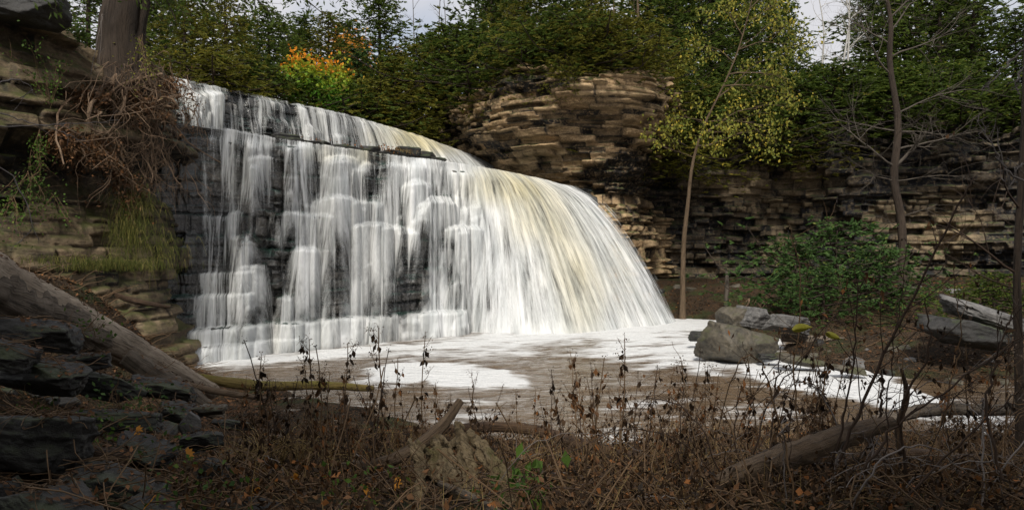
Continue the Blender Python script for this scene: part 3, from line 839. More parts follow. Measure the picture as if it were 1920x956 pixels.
G1 = 'cedars on the plateau behind the falls'
G2 = 'cedars crowding the top of the far cliff'
i_ = 0
CEDARS = [
    # kind, px, top, Y, zbase, width, label, group
    ('tall_c', 345, 0, 37, 9.6, 1.1, 'yellow-green cedar behind the left end of the upper lip', G1),
    ('tall_c', 425, -12, 39, 9.6, 1.05, 'tall olive cedar with pale sky at its right side', G1),
    ('tall_a', 165, -120, 31, 9.4, 1.1, 'dark cedar behind the rocks left of the big trunk', G1),
    ('tall_a', 275, -90, 40, 9.6, 1.0, 'dark cedar hidden behind the big leaning trunk', G1),
    ('tall_a', 505, 36, 44, 9.8, 1.15, 'rounded dark cedar left of the orange maple', G1),
    ('tall_b', 560, 50, 50, 9.8, 1.2, 'dark green cedar directly behind the orange maple', G1),
    ('tall_c', 615, 48, 49, 9.8, 1.1, 'olive cedar behind the right side of the orange maple', G1),
    ('mid_c', 668, 95, 45, 9.8, 1.1, 'bright green young cedar right of the orange maple', G1),
    ('tall_a', 715, -15, 47, 9.9, 1.1, 'tallest dark cedar between the maple and the middle cliff', G1),
    ('mid_a', 745, 95, 46, 9.9, 1.1, 'olive cedar leaning over the end of the upper lip', G1),
    ('mid_b', 790, 75, 55, 9.9, 1.1, 'small dark cedar below the bare saplings and open sky', G1),
    ('mid_b', 840, 55, 57, 9.9, 1.1, 'second small dark cedar below the bare saplings', G1),
    ('tall_a', 925, -35, 50, 10, 1.0, 'leftmost tall cedar on top of the middle cliff', G1),
    ('tall_c', 985, -60, 47, 10.5, 1.0, 'olive tall cedar on the middle cliff', G1),
    ('tall_b', 1050, -80, 46, 11, 1.25, 'dark dense cedar at the centre of the middle cliff top', G1),
    ('tall_c', 1110, -45, 46, 11, .9, 'yellowish cedar in front of the orange-leaved tree', G1),
    ('tall_a', 1215, -70, 47, 10.3, 1.1, 'dark cedar just right of the middle cliff nose', G2),
    ('tall_b', 1275, -60, 49, 10, 1.2, 'dark slender cedar behind the yellow-leaved tree', G2),
    ('tall_a', 1330, -90, 52, 10, 1.2, 'broad dark cedar behind the yellow-leaved tree', G2),
    ('tall_a', 1390, -50, 54, 10, 1.0, 'dark cedar rising behind the top of the yellow tree', G2),
    ('tall_b', 1440, -20, 56, 10, 1.1, 'dark pointed cedar left of the pale sky gap', G2),
    ('tall_b', 1480, 25, 58, 10, .9, 'low dark cedar at the left edge of the sky gap', G2),
    ('mid_b', 1535, 120, 56, 10, 1.3, 'short dark cedar below the white birch trunks', G2),
    ('tall_a', 1632, -5, 55, 10, 1.0, 'dark pointed cedar right of the white birch trunks', G2),
    ('tall_b', 1700, -60, 53, 10, 1.1, 'dark cedar behind the bare grey tree', G2),
    ('tall_a', 1760, -90, 51, 10, 1.1, 'dark cedar right of the bare grey trunk', G2),
    ('tall_b', 1820, -60, 50, 10, 1.1, 'dark cedar left of the small blue sky gap', G2),
    ('tall_a', 1905, 50, 49, 10, 1.0, 'dark cedar at the right end of the far cliff', G2),
    ('tall_a', 380, 40, 62, 11, 1.3, 'dark cedar in the second row behind the left end of the upper lip', G1),
    ('tall_b', 470, 58, 64, 11, 1.4, 'dark cedar in the second row left of the maple', G1),
    ('tall_a', 545, 66, 66, 11, 1.5, 'dark cedar in the second row above the maple', G1),
    ('tall_b', 640, 62, 66, 11, 1.4, 'dark cedar in the second row right of the maple', G1),
    ('tall_a', 300, -20, 58, 11, 1.3, 'dark cedar in the second row behind the hanging boughs', G1),
    ('tall_a', 960, -60, 66, 11, 1.4, 'dark cedar in the second row behind the middle cliff, left', G1),
    ('tall_b', 1090, -80, 66, 11, 1.4, 'dark cedar in the second row behind the middle cliff, right', G1),
    ('tall_a', 1240, -60, 66, 11, 1.3, 'dark cedar in the second row behind the notch', G2),
    ('tall_b', 1360, -60, 68, 11, 1.3, 'dark cedar in the second row behind the yellow tree', G2),
    ('tall_a', 1680, -60, 66, 11, 1.4, 'dark cedar in the second row behind the bare grey tree', G2),
    ('tall_b', 1800, -90, 66, 11, 1.3, 'dark cedar in the second row left of the blue sky gap', G2),
    ('tall_b', 1975, -60, 47, 10, 1.1, 'dark cedar past the right end of the far cliff', G2),
]
for k, px, top, Y, zb, wd, lab, grp in CEDARS:
    place_cedar(k, px, top, Y, zb, lab, wd, rz=(i_ * 1.7) % 6.28, group=grp); i_ += 1
# low cedars along the cliff edges
G3 = 'low cedars along the cliff edge'
EDGE = [
    ('bush_a', 760, 150, 50, 9.2, 1.2, 'olive cedar bush overhanging the end of the upper lip'),
    ('bush_a', 850, 80, 49.5, 12.7, 1.6, 'wide olive cedar bush on the middle cliff shoulder'),
    ('bush_b', 890, 50, 46.5, 12.7, 1.5, 'dark cedar bush above the left face of the middle cliff'),
    ('bush_b', 955, 62, 43.0, 12.7, 1.6, 'dark cedar bush on the middle cliff rim'),
    ('bush_a', 1010, 50, 41.0, 12.6, 1.6, 'olive cedar bush on the middle cliff rim'),
    ('bush_b', 1065, 30, 39.4, 12.9, 1.6, 'dark cedar bush near the nose of the middle cliff'),
    ('bush_a', 1125, 25, 38.6, 12.9, 1.5, 'olive cedar bush hanging over the nose of the middle cliff'),
    ('bush_a', 1062, 112, 37.6, 11.4, .8, 'olive cedar tuft growing out of the cliff face below the rim'),
    ('bush_a', 1178, 35, 39.2, 12.5, 1.4, 'olive cedar bush at the right corner of the middle cliff'),
    ('droop', 985, 85, 41.2, 12.0, 1.2, 'drooping cedar at the broken rim of the middle cliff'),
    ('bush_b', 1030, 60, 40.0, 12.7, 1.4, 'dense dark cedar bush crowding the rim of the middle cliff'),
    ('bush_a', 1095, 60, 38.4, 12.6, 1.3, 'olive cedar bush leaning out over the rim of the middle cliff'),
    ('droop', 1222, 110, 44.5, 9.6, 1.3, 'drooping cedar in the notch right of the middle cliff'),
    ('droop', 1250, 190, 45.0, 8.6, 1.3, 'hanging cedar bough over the dark notch'),
    ('bush_b', 1290, 160, 47.0, 10.0, 1.8, 'dark cedar bush behind the yellow leaves'),
    ('droop', 1345, 170, 47.2, 9.6, 1.5, 'drooping cedar behind the yellow leaves'),
    ('droop', 1400, 160, 47.0, 9.6, 1.5, 'drooping cedar right behind the yellow tree'),
    ('bush_b', 1455, 150, 47.2, 9.8, 1.8, 'dark cedar bush right of the yellow tree'),
    ('droop', 1500, 170, 46.8, 9.6, 1.4, 'olive drooping cedar over the cliff joint'),
    ('bush_b', 1560, 130, 47.5, 10.9, 2.0, 'dark cedar bush below the birches'),
    ('bush_b', 1620, 140, 46.8, 10.9, 1.9, 'dark cedar bush left of the bare grey trunk'),
    ('bush_b', 1690, 130, 46.2, 10.9, 1.9, 'dark cedar bush behind the bare grey trunk'),
    ('bush_b', 1755, 130, 45.6, 10.9, 1.9, 'dark cedar bush right of the bare grey trunk'),
    ('bush_b', 1820, 150, 44.8, 10.6, 2.0, 'dark cedar bush low on the right of the far cliff'),
    ('bush_b', 1885, 170, 43.6, 10.3, 2.2, 'dark cedar bush at the frame edge of the far cliff'),
    ('bush_b', 640, 160, 42, 9.8, 1.5, 'dark cedar bush behind the middle of the upper lip'),
    ('bush_a', 700, 150, 44, 9.8, 1.6, 'olive cedar bush behind the upper lip near its right end'),
    ('bush_b', 480, 120, 40, 9.8, 1.6, 'dark cedar bush behind the upper lip left of the maple'),
    ('bush_a', 400, 95, 36, 9.8, 1.4, 'yellow-green cedar bush at the left of the upper lip'),
]
for k, px, top, Y, zb, wd, lab in EDGE:
    place_cedar(k, px, top, Y, zb, lab, wd, rz=(i_ * 2.3) % 6.28, group=G3, name='cedar_bush', cat='shrub'); i_ += 1
# shrubs on the far bank
def gz(x, y): return float(ground_z(np.array([x]), np.array([y]))[0])
def on_ground(px, py, y0=4.0, y1=50.0):
    """distance at which the ground is seen at this pixel"""
    Y = np.linspace(y0, y1, 900); X = (px - 960) / FPX * Y
    Z = CAM_H + (478 - py) / FPX * Y
    g = ground_z(X, Y, False)
    k = np.argmax(g >= Z)
    return (float(X[k]), float(Y[k]), float(g[k])) if (g >= Z).any() else (float(X[-1]), y1, 0.0)
for k, px, top, Y, wd, lab in [('bush_c', 1490, 440, 33, 1.0, 'fresh green cedar shrub on the far bank below the buff ledge'),
                               ('bush_c', 1565, 408, 34, 1.05, 'tallest fresh green cedar shrub on the far bank'),
                               ('bush_c', 1650, 455, 31, 1.0, 'fresh green cedar shrub below the bare grey trunk'),
                               ('bush_c', 1545, 500, 30, 1.1, 'low green cedar shrub at the front of the clump'),
                               ('bush_b', 1865, 515, 24, 1.2, 'dark green low shrub behind the tilted grey slab')]:
    x = (px - 960) / FPX * Y
    place_cedar(k, px, top, Y, gz(x, Y) - .1, lab, wd, rz=i_ * 1.3, group='shrubs on the far bank', name='cedar_shrub', cat='shrub'); i_ += 1

# ---- branching bare wood
def branch(mb, p, d, ln, r, depth, rs, tips, k=5, gn=.25, up=.1, split=3, curl=.25, a=.4, sag=0.0, ratio=.62):
    n = 7
    q = np.linspace(0, 1, n); P = [np.array(p, float)]; dd = np.array(d, float); dd /= np.linalg.norm(dd)
    for i in range(n - 1):
        dd = dd + rs.normal(0, curl, 3) * .5 + np.array([0, 0, up - sag * q[i]]) * .25
        dd /= np.linalg.norm(dd); P.append(P[-1] + dd * ln / (n - 1))
    P = np.array(P)
    mb.tube(P, r * (1 - .62 * q), k, a)
    if depth == 0:
        tips.append((P[-1], dd.copy(), P[n // 2])); return P
    for j in range(split):
        t_ = rs.uniform(.3, .98); i0 = min(int(t_ * (n - 1)), n - 2)
        b = P[i0] + (P[i0 + 1] - P[i0]) * (t_ * (n - 1) - i0)
        dl = P[i0 + 1] - P[i0]; dl /= np.linalg.norm(dl)
        nd = dl + rs.normal(0, .75, 3); nd /= np.linalg.norm(nd)
        branch(mb, b, nd, ln * ratio * rs.uniform(.7, 1.2), max(r * .5 * (1 - .4 * t_), .004), depth - 1, rs, tips, max(3, k - 1), gn, up, split, curl, a, sag, ratio)
    return P

def bare_tree(name, base, path, rad, limbs, mat, seed, label, group=None, twig_mat=None, depth=2, split=4, cat='tree', sag=.1):
    """path and limbs in metres relative to the base; limbs: (height fraction, direction, length, radius)"""
    rs = np.random.RandomState(seed)
    r = tag(empty(name, base), label, cat, group)
    tb, bb, tips = MB(), MB(), []
    P = smooth_path(path, 26)
    rr = np.interp(np.linspace(0, 1, 26), np.linspace(0, 1, len(rad)), rad)
    rr[0] *= 1.35; rr[1] *= 1.1
    tb.tube(P, rr, 10, .35, lump=.16, seed=seed)
    for f, d, ln, r0 in limbs:
        i = min(int(f * 25), 25)
        branch(bb, P[i], d, ln, r0, depth, rs, tips, 5, split=split, sag=sag, up=.06)
    tb.build('trunk', mat, r)
    bb.build('branches', twig_mat or mat, r)
    return r, tips, rs

# big bare grey tree on the far bank
def rel(px, py, Y, base): x, y, z = at(px, py, Y); return (x - base[0], y - base[1], z - base[2])
Yb = 36.0
base = (at(1692, 500, Yb)[0], Yb, gz(at(1692, 500, Yb)[0], Yb) - .1)
pth = [(0, 0, 0)] + [rel(a, b, Yb, base) for a, b in ((1693, 470), (1688, 400), (1676, 330), (1684, 230), (1668, 120), (1670, 40), (1655, -40), (1650, -130))]
limbs = [(.40, (1.0, -.3, .5), 1.9, .10), (.45, (1.0, 0, .25), 3.2, .06), (.42, (-1, -.2, .25), 3.6, .06), (.5, (-1, .2, .3), 3.2, .05), (.55, (1, .2, .35), 3.2, .05),
         (.6, (-1, -.3, .6), 3.2, .05), (.64, (1, -.3, .5), 3.2, .05), (.7, (-1, 0, .6), 2.9, .045), (.72, (1, .2, .8), 3.0, .045), (.78, (.8, -.2, 1), 3.0, .045), (.8, (-.8, -.3, 1), 2.8, .04),
         (.86, (-.6, .2, 1), 2.6, .04), (.88, (.7, 0, 1), 2.6, .04), (.94, (.3, .2, 1), 2.2, .035), (.48, (.8, .5, .1), 3.4, .05), (.38, (-.8, -.5, 0), 2.8, .035), (.36, (1, -.5, -.1), 3.0, .035), (.25, (1, -.2, .1), 1.9, .03), (.22, (-1, -.3, .3), 1.5, .025)]
bare_tree('bare_tree', base, pth, [.24, .22, .20, .2, .17, .14, .1, .07, .04], limbs, M['bark_dark'], 5, 'tall bare grey tree with spreading twiggy limbs in front of the far cliff', twig_mat=M['bark_grey'], depth=2, split=7)

# thin tree with yellow leaves in front of the far cliff
Yy = 37.5
base = (at(1280, 533, Yy)[0], Yy, gz(at(1280, 533, Yy)[0], Yy) - .1)
pth = [(0, 0, 0)] + [rel(a, b, Yy, base) for a, b in ((1281, 470), (1290, 380), (1298, 310), (1318, 240), (1352, 170), (1382, 100), (1405, 20), (1415, -30))]
limbs = [(.45, (1, -.3, .2), 2.7, .05), (.5, (1, 0, .3), 3.4, .05), (.52, (-1, -.3, .1), 1.8, .03), (.55, (.9, -.4, -.1), 2.8, .04), (.6, (1, .1, .5), 3.0, .04),
         (.66, (1, -.2, .1), 3.0, .04), (.7, (1, 0, .2), 3.2, .04), (.72, (-.9, 0, .6), 1.9, .03), (.78, (.8, -.1, .5), 2.6, .03), (.83, (-.6, 0, 1), 1.8, .03), (.88, (.6, 0, .8), 2.0, .03), (.94, (0, 0, 1), 1.6, .03), (.5, (.2, -1, 0), 2.2, .03), (.42, (-1, -.4, .3), 2.2, .03), (.76, (1, -.1, .2), 2.8, .03), (.85, (1, 0, .5), 2.2, .03)]
yt, tips, rs = bare_tree('yellow_leaved_tree', base, pth, [.15, .12, .10, .08, .06, .045, .035, .03, .02], limbs, M['bark_brown'], 8, 'slender leaning tree with small yellow leaves in front of the far cliff', twig_mat=M['bark_brown'], depth=2, split=4, sag=.5)
lf = MB()
T = np.array([t_[0] for t_ in tips] + [t_[2] for t_ in tips])
C = np.repeat(T, 9, 0); C = C + rs.normal(0, .20, C.shape)
C = C[rs.rand(len(C)) < .85]
D = rs.normal(0, .6, C.shape) + [0, 0, -.9]; S = rs.normal(0, 1, C.shape)
lf.leaves(C, D, S, rs.uniform(.11, .23, len(C)), rs.uniform(.07, .14, len(C)), rs.beta(1.3, 1.6, len(C)), .15)
lf.build('leaves', M['yellow_leaf'], yt)

# orange and green maple beyond the upper lip
def leafy_tree(name, base, h, r, n, mat, seed, label, size=.25, group=None, lo=.25, bark=None, tint=None):
    rs = np.random.RandomState(seed)
    root = tag(empty(name, base), label, 'tree', group)
    tb, tips = MB(), []
    branch(tb, (0, 0, 0), (0.05, 0, 1), h * .6, .03 * h * .4, 0, rs, [], 7, curl=.06)
    for j in range(9):
        a = j * 2.4; f = rs.uniform(lo, .6)
        branch(tb, (0, 0, h * f), (math.cos(a), math.sin(a), .9), r * rs.uniform(.8, 1.15), .018 * h * .3, 2, rs, tips, 5, curl=.2)
    T = np.array([t_[0] for t_ in tips] + [t_[2] for t_ in tips])
    idx = rs.randint(0, len(T), n)
    C = T[idx] + rs.normal(0, .28 * r / 1.6, (n, 3))
    D = rs.normal(0, 1, (n, 3)) + [0, 0, -.5]; S = rs.normal(0, 1, (n, 3))
    a = rs.rand(n) if tint is None else tint(C, rs)
    lf = MB(); lf.leaves(C, D, S, rs.uniform(.7, 1.2, n) * size, rs.uniform(.5, .9, n) * size, a, .15)
    tb.build('trunk', bark or M['bark_dark'], root); lf.build('crown', mat, root, smooth=False)
    return root
bx = at(592, 215, 41)
leafy_tree('maple_tree', (bx[0], 41, 9.7), 4.6, 1.75, 3200, M['maple_orange'], 21, 'small maple with orange top and green lower leaves beyond the upper lip', .22,
           tint=lambda C, rs: np.clip((C[:, 2] - 2.5) / 2.0 + .25 * rs.normal(0, 1, len(C)), 0, 1))
for px, top, Y, w_, lab in ((1150, -40, 58, 2.6, 'orange-leaved tree glimpsed above the middle cliff cedars'), (676, 20, 56, 2.2, 'orange-leaved tree glimpsed behind the tallest cedar left of the sky')):
    x, _, zt = at(px, top, Y)
    leafy_tree('autumn_tree', (x, Y, 10), zt - 10, w_, 2200, M['orange_leaf'], px, lab, .3, group='orange trees glimpsed through the cedars')
for px, top, Y, lab in ((800, 150, 47.5, 'sparse yellow-green sapling at the end of the upper lip'), (1225, 60, 46, 'yellow sprig of leaves beside the trunk on the middle cliff')):
    x, _, zt = at(px, top, Y)
    leafy_tree('leafy_sapling', (x, Y, 9.2), zt - 9.2, 1.0, 420, M['yellow_leaf'], px, lab, .16)

# thin bare saplings against the sky, and white birches
for px, top, bot, lean, Y, lab in ((818, -10, 170, 6, 54, 'thin bare sapling left in the sky gap above the upper lip'), (845, 10, 160, -10, 56, 'thin bare sapling with a slight lean in the sky gap'),
                             (886, -20, 150, 4, 55, 'bare trunk just left of the middle cliff cedars'), (905, -20, 140, 8, 56, 'second bare trunk left of the middle cliff cedars'),
                             (780, 5, 165, -5, 57, 'leftmost thin bare sapling in the sky gap')):
    x, _, zb = at(px, bot, Y); zb = 10
    h = at(px, top, Y)[2] - zb + 1.5
    pth = [(0, 0, 0), (lean * .01, 0, h * .35), (lean * .03, 0, h * .7), (lean * .06, .1, h)]
    lim = [(f, (s_, .3 * s_, 1.3), 1.5 * (1.2 - f) + .5, .018) for f, s_ in ((.35, 1), (.45, -1), (.55, 1), (.62, -1), (.7, 1), (.78, -1), (.86, 1), (.92, -1))]
    bare_tree('bare_sapling', (x, Y, zb), pth, [.06, .05, .04, .015], lim, M['bark_grey'], px, lab, 'bare saplings against the sky', depth=1, split=5)
for px, top, bot, lean, Y, lab in ((1577, -30, 200, 14, 50, 'left white birch trunk below the sky gap'), (1600, -30, 190, -30, 50, 'right white birch with a forked crooked trunk'), (1545, 0, 150, -16, 55, 'thin pale birch stem against the sky gap')):
    x, _, zb = at(px, bot, Y); zb = 10
    h = at(px, top, Y)[2] - zb + 1
    pth = [(0, 0, 0), (-.1, 0, h * .25), (lean * .012, 0, h * .5), (lean * .02 + .3, 0, h * .75), (lean * .03, .1, h)]
    lim = [(f, (s_, .3, 1.5), 1.8 * (1.3 - f) + .5, .03) for f, s_ in ((.3, 1), (.5, -1), (.58, 1), (.65, -1), (.74, 1), (.82, -1), (.9, 1))]
    bare_tree('birch_tree', (x, Y, zb), pth, [.09, .08, .065, .05, .02], lim, M['bark_pale'], px, lab, 'white birches on the far cliff', depth=2, split=4)
for px, top, bot, Y, r_, lab in ((1195, -10, 100, 44, .09, 'straight brown trunk rising from the middle cliff top'), (1150, 20, 90, 50, .06, 'thinner trunk beside the orange leaves on the middle cliff')):
    x, _, zb = at(px, bot, Y)
    bare_tree('bare_sapling', (x, Y, zb - 2), [(0, 0, 0), (.05, 0, 3), (0, 0, 7)], [r_, r_, r_ * .7], [(.8, (1, 0, 1), 1.2, .02), (.7, (-1, 0, 1), 1.2, .02)], M['bark_brown'], px, lab, depth=1)

# snag on the far bank with a mound of driftwood roots
x, Y, z = at(1361, 530, 37)[0], 37.0, 0
z = gz(x, Y)
tb = MB(); rs = np.random.RandomState(3)
tb.tube(np.array([(0, 0, -.1), (.02, 0, .8), (.06, 0, 1.6), (.05, 0, 2.35)]), [.14, .11, .10, .07], 8, .2, cap=True, lump=.2, seed=3)
tag(link('tree_snag', tb.mesh('tree_snag'), M['bark_grey']), 'short pale broken-off trunk standing at the foot of the far cliff', 'tree').location = (x, Y, z)
rt = MB()
for j in range(16):
    a = rs.uniform(0, 3.14); c0 = np.array([rs.uniform(-.6, 1.5), rs.uniform(-.4, .4), rs.uniform(0, .25)])
    d = np.array([math.cos(a), -.2 * rs.rand(), .15 * rs.normal()])
    q = np.linspace(-1, 1, 7)[:, None]
    rt.tube(c0 + d * q * rs.uniform(.4, .9) + np.array([0, 0, .35]) * (1 - q ** 2), .03 + .04 * (1 - np.abs(q[:, 0])), 6, rs.rand() * .5, lump=.2, seed=j)
tag(link('root_pile', rt.mesh('root_pile'), M['root']), 'pile of washed-up curved roots beside the broken trunk', 'driftwood').location = (at(1420, 540, 36.5)[0], 36.5, gz(at(1420, 540, 36.5)[0], 36.5))

# ---- left cliff: big leaning trunk, its roots, hanging branches, plants
bt = at(228, 128, 20.5)
root = tag(empty('big_cedar', (bt[0], 20.5, bt[2] - .2)), 'thick dark cedar trunk gripping the left cliff with a web of hanging roots', 'tree')
tb, rb, lf = MB(), MB(), MB()
rs = np.random.RandomState(12)
o0 = np.array(root.location)
tp = np.array([(-.1, 0, -.6), (0, 0, 0), (-.05, 0, 1.2), (.12, .1, 2.6), (.3, .3, 4.6), (.3, .5, 7.5), (.2, .6, 10)])
tb.tube(smooth_path(tp, 30), np.interp(np.linspace(0, 1, 30), [0, .12, .3, .6, 1], [.85, .62, .5, .42, .25]), 22, .3, lump=.42, seed=4)
tb.tube(smooth_path([(.45, .1, -.3), (.3, .2, 1.0), (.55, .2, 2.3), (.9, .3, 4.5), (1.2, .4, 8)], 20), np.linspace(.3, .12, 20), 12, .3, lump=.3, seed=5)
tb.build('trunk', M['bark_dark'], root)
for j in range(80):
    a = rs.rand()
    st_ = np.array([rs.uniform(-.5, 1.0), rs.uniform(-.5, .5), rs.uniform(-.9, .2)])
    px1, py1 = rs.normal(275 if a > .35 else 195, 55), rs.uniform(130, 320)
    if rs.rand() < .3: px1, py1 = rs.normal(300, 20), rs.uniform(230, 330)
    Yd = 19.3 + (px1 - 200) / 100 * 1.9 - .55 + .25 * rs.rand()
    en = np.array(at(px1, py1, Yd)) - o0
    mid = (st_ + en) / 2 + rs.normal(0, .33, 3) + np.array([.1, -.25, .0])
    P = smooth_path([st_, (st_ + mid) / 2 + rs.normal(0, .14, 3), mid, (mid + en) / 2 + rs.normal(0, .16, 3), en], 16)
    P[1:] += np.cumsum(rs.normal(0, .018, P[1:].shape), 0)
    r0 = .009 + .07 * rs.rand() ** 5
    rb.tube(P, np.linspace(r0, r0 * .3 + .004, 16), 5, rs.rand() * .9, lump=.2, seed=j)
for j in range(230):     # fine rootlets
    px1, py1 = rs.normal(275, 48), rs.uniform(110, 330)
    st_ = np.array(at(px1, py1, 19.4 + (px1 - 200) / 100 * 1.9 - .4)) - o0
    branch(rb, st_, rs.normal(0, .6, 3) + [0, -.2, -1.3], rs.uniform(.4, 1.5), .012, 1, rs, [], 3, split=3, up=-.15, curl=.5, a=rs.rand())
rb.build('roots', M['root'], root)
# drooping boughs over the top of the picture, dark against the sky
bb = MB(); cs, ds = [], []
for (px1, py1, Y1, px2, py2, Y2) in ((255, -120, 20, 470, 12, 19), (260, -140, 20, 560, -10, 20), (250, -60, 20, 400, 22, 19.5), (260, -200, 20, 650, 5, 21), (240, -100, 20, 330, 40, 18.5), (270, -180, 20, 610, 30, 22), (200, -160, 19, 300, 0, 17.5), (270, -150, 20, 520, 40, 20.5),
                                     (240, -150, 18, 150, -30, 16), (230, -150, 18, 60, -20, 14), (260, -170, 20, 440, -20, 18)):
    A_, B_ = np.array(at(px1, py1, Y1)) - o0, np.array(at(px2, py2, Y2)) - o0
    P = smooth_path([A_, A_ * .6 + B_ * .4 + [0, 0, .5], A_ * .25 + B_ * .75 + [0, 0, .25], B_], 14)
    bb.tube(P, np.linspace(.07, .01, 14), 5, .3)
    for t_ in rs.uniform(.25, 1.0, 34):
        c0 = P[min(int(t_ * 13), 12)] + rs.normal(0, .12, 3)
        d = rs.normal(0, .5, 3) + np.array([.5, 0, -.5]); d /= np.linalg.norm(d)
        Q = c0 + d * np.linspace(0, rs.uniform(.3, .9), 4)[:, None] + [0, 0, 0]
        bb.tube(Q, np.linspace(.008, .003, 4), 3, .4)
        for g_ in range(12):
            u_ = rs.rand(); cs.append(Q[0] * (1 - u_) + Q[-1] * u_ + rs.normal(0, .07, 3)); ds.append(d + rs.normal(0, .6, 3))
bb.build('limbs', M['bark_dark'], root)
cs, ds = np.array(cs), np.array(ds)
lf.leaves(cs, ds, rs.normal(0, 1, cs.shape), rs.uniform(.10, .2, len(cs)), rs.uniform(.03, .07, len(cs)), rs.beta(2, 4, len(cs)) * .7, .1)
lf.build('crown', M['cedar'], root, smooth=False)

# leafy sprigs and hanging plants on the left cliff
def sprig(name, px, py, Y, w_, h_, n, mat, label, cat='plant', size=.12, seed=0, stems=7, hang=False, group=None):
    rs = np.random.RandomState(seed + px)
    b = at(px, py + (-h_ if hang else h_) * .5, Y)
    r = tag(empty(name, b), label, cat, group); sm, lm = MB(), MB(); tips = []
    hm, wm = h_ / FPX * Y, w_ / FPX * Y
    C = []
    for j in range(stems):
        P = branch(sm, rs.normal(0, .05, 3), (rs.uniform(-1, 1) * wm / hm, -.25 * rs.rand() - .05, -1 if hang else 1), hm * rs.uniform(.5, 1.1), .007, 1, rs, tips, 3, split=3, up=-.1 if hang else .1, curl=.3)
        C.append(P[rs.randint(1, 7, n // stems)])
    T = np.vstack(C + [np.array([t_[0] for t_ in tips])])
    C = T + rs.normal(0, .10, T.shape)
    lm.leaves(C, rs.normal(0, 1, C.shape) + [0, -.2, -.4], rs.normal(0, 1, C.shape), rs.uniform(.7, 1.3, len(C)) * size, rs.uniform(.5, .8, len(C)) * size, rs.rand(len(C)) * .8, .15)
    sm.build('stems', M['twig'], r); lm.build('leaves', mat, r, smooth=False)
    return r
SPR = [('leafy_plant', 150, 50, 17.0, 70, 60, 260, 'green_leaf', 'yellow-green leafy plant on the rocks left of the big trunk', False, 7),
       ('leafy_plant', 95, 140, 15.6, 60, 110, 260, 'green_leaf', 'straggly green plant hanging on the upper left cliff', False, 9),
       ('leafy_vine', 75, 300, 14.6, 36, 100, 230, 'green_leaf', 'bright green leafy vine hanging down the left cliff', True, 7),
       ('leafy_vine', 55, 370, 14.0, 90, 90, 220, 'green_leaf', 'sparse green vine low on the left cliff', True, 9),
       ('leafy_vine', 20, 420, 12.6, 60, 90, 160, 'green_leaf', 'dark green vine at the left edge of the cliff', True, 8),
       ('leafy_vine', 100, 400, 15.0, 50, 70, 110, 'green_leaf', 'small green vine above the debris slope', True, 6),
       ('leafy_vine', 262, 130, 19.8, 36, 120, 160, 'yellow_leaf', 'yellowing vine climbing the right side of the big trunk', True, 7),
       ('brown_fern', 180, 300, 16.8, 130, 90, 900, 'dead_leaf', 'reddish brown dead ferns matted under the rock shelf', True, 26),
       ('brown_fern', 120, 270, 15.4, 110, 60, 600, 'dead_leaf', 'brown dead ferns on the left of the rock shelf', True, 20),
       ('brown_fern', 225, 350, 18.2, 60, 80, 500, 'dead_leaf', 'rust brown dead ferns above the mossy face', True, 16),
       ('brown_leaf_mat', 320, 190, 21.6, 70, 90, 600, 'dead_leaf', 'mat of dead leaves caught beside the upper curtain', True, 16),
       ('brown_leaf_mat', 250, 210, 20.0, 110, 80, 600, 'dead_leaf', 'mat of dead leaves caught among the hanging roots', True, 16),
       ('brown_leaf_mat', 170, 180, 18.2, 110, 50, 400, 'dead_leaf', 'dead leaves lying on the shelf left of the roots', False, 12)]
for nm, px, py, Y, w_, h_, n, mk, lab, hg, st_ in SPR:
    Y = np.interp(px, [0, 200, 300, 400], [17.5, 19.8, 21.3, 23.8]) - .55
    sprig(nm, px, py, Y, w_, h_, n, M[mk], lab, size=.075 if 'leaf' in mk and mk != 'dead_leaf' else .09, hang=hg, stems=st_, seed=h_)

def grass_clump(name, px, py, Y, n, ln, mat, label, spread=.5, droop=.6, seed=0, z=None, group=None):
    rs = np.random.RandomState(seed + px); mb = MB()
    b = at(px, py, Y)
    if z is not None: b = (b[0], b[1], z)
    for j in range(n):
        c0 = np.array([rs.normal(0, spread), rs.normal(0, spread * .5), rs.normal(0, .03 if droop < 1.2 else .3)])
        a = rs.uniform(0, 6.28); l = ln * rs.uniform(.5, 1.2); q = np.linspace(0, 1, 5)
        d = np.array([math.cos(a), math.sin(a)]) * rs.uniform(.1, 1)
        P = c0 + np.stack([d[0] * q ** 1.6 * l * .6, d[1] * q ** 1.6 * l * .6, l * (q - droop * q ** 2.2)], 1)
        mb.tube(P, np.linspace(.006, .0015, 5), 3, rs.rand())
    return tag(link(name, mb.mesh(name), mat), label, 'grass', group), b
for px, py, Y, n, ln, sp, dr, lab in ((262, 385, 20.2, 420, .8, .28, 1.7, 'long olive grass hanging from the middle of the left cliff'), (255, 440, 20.0, 380, .7, .3, 1.7, 'mossy grass hanging above the debris slope'),
                                  (225, 505, 17.6, 600, .7, .6, .9, 'green grass clump on top of the debris slope'), (150, 492, 17.0, 160, .5, .8, .8, 'short green grass on the left of the debris slope'), (318, 470, 20.4, 200, .5, .3, 1.8, 'small mossy grass fringe beside the wet ledges')):
    o, b = grass_clump('grass_clump', px, py, Y, n, ln, M['grass_green'], lab, sp, dr, group='grass on the left bank')
    o.location = (b[0], b[1] - .35, b[2])

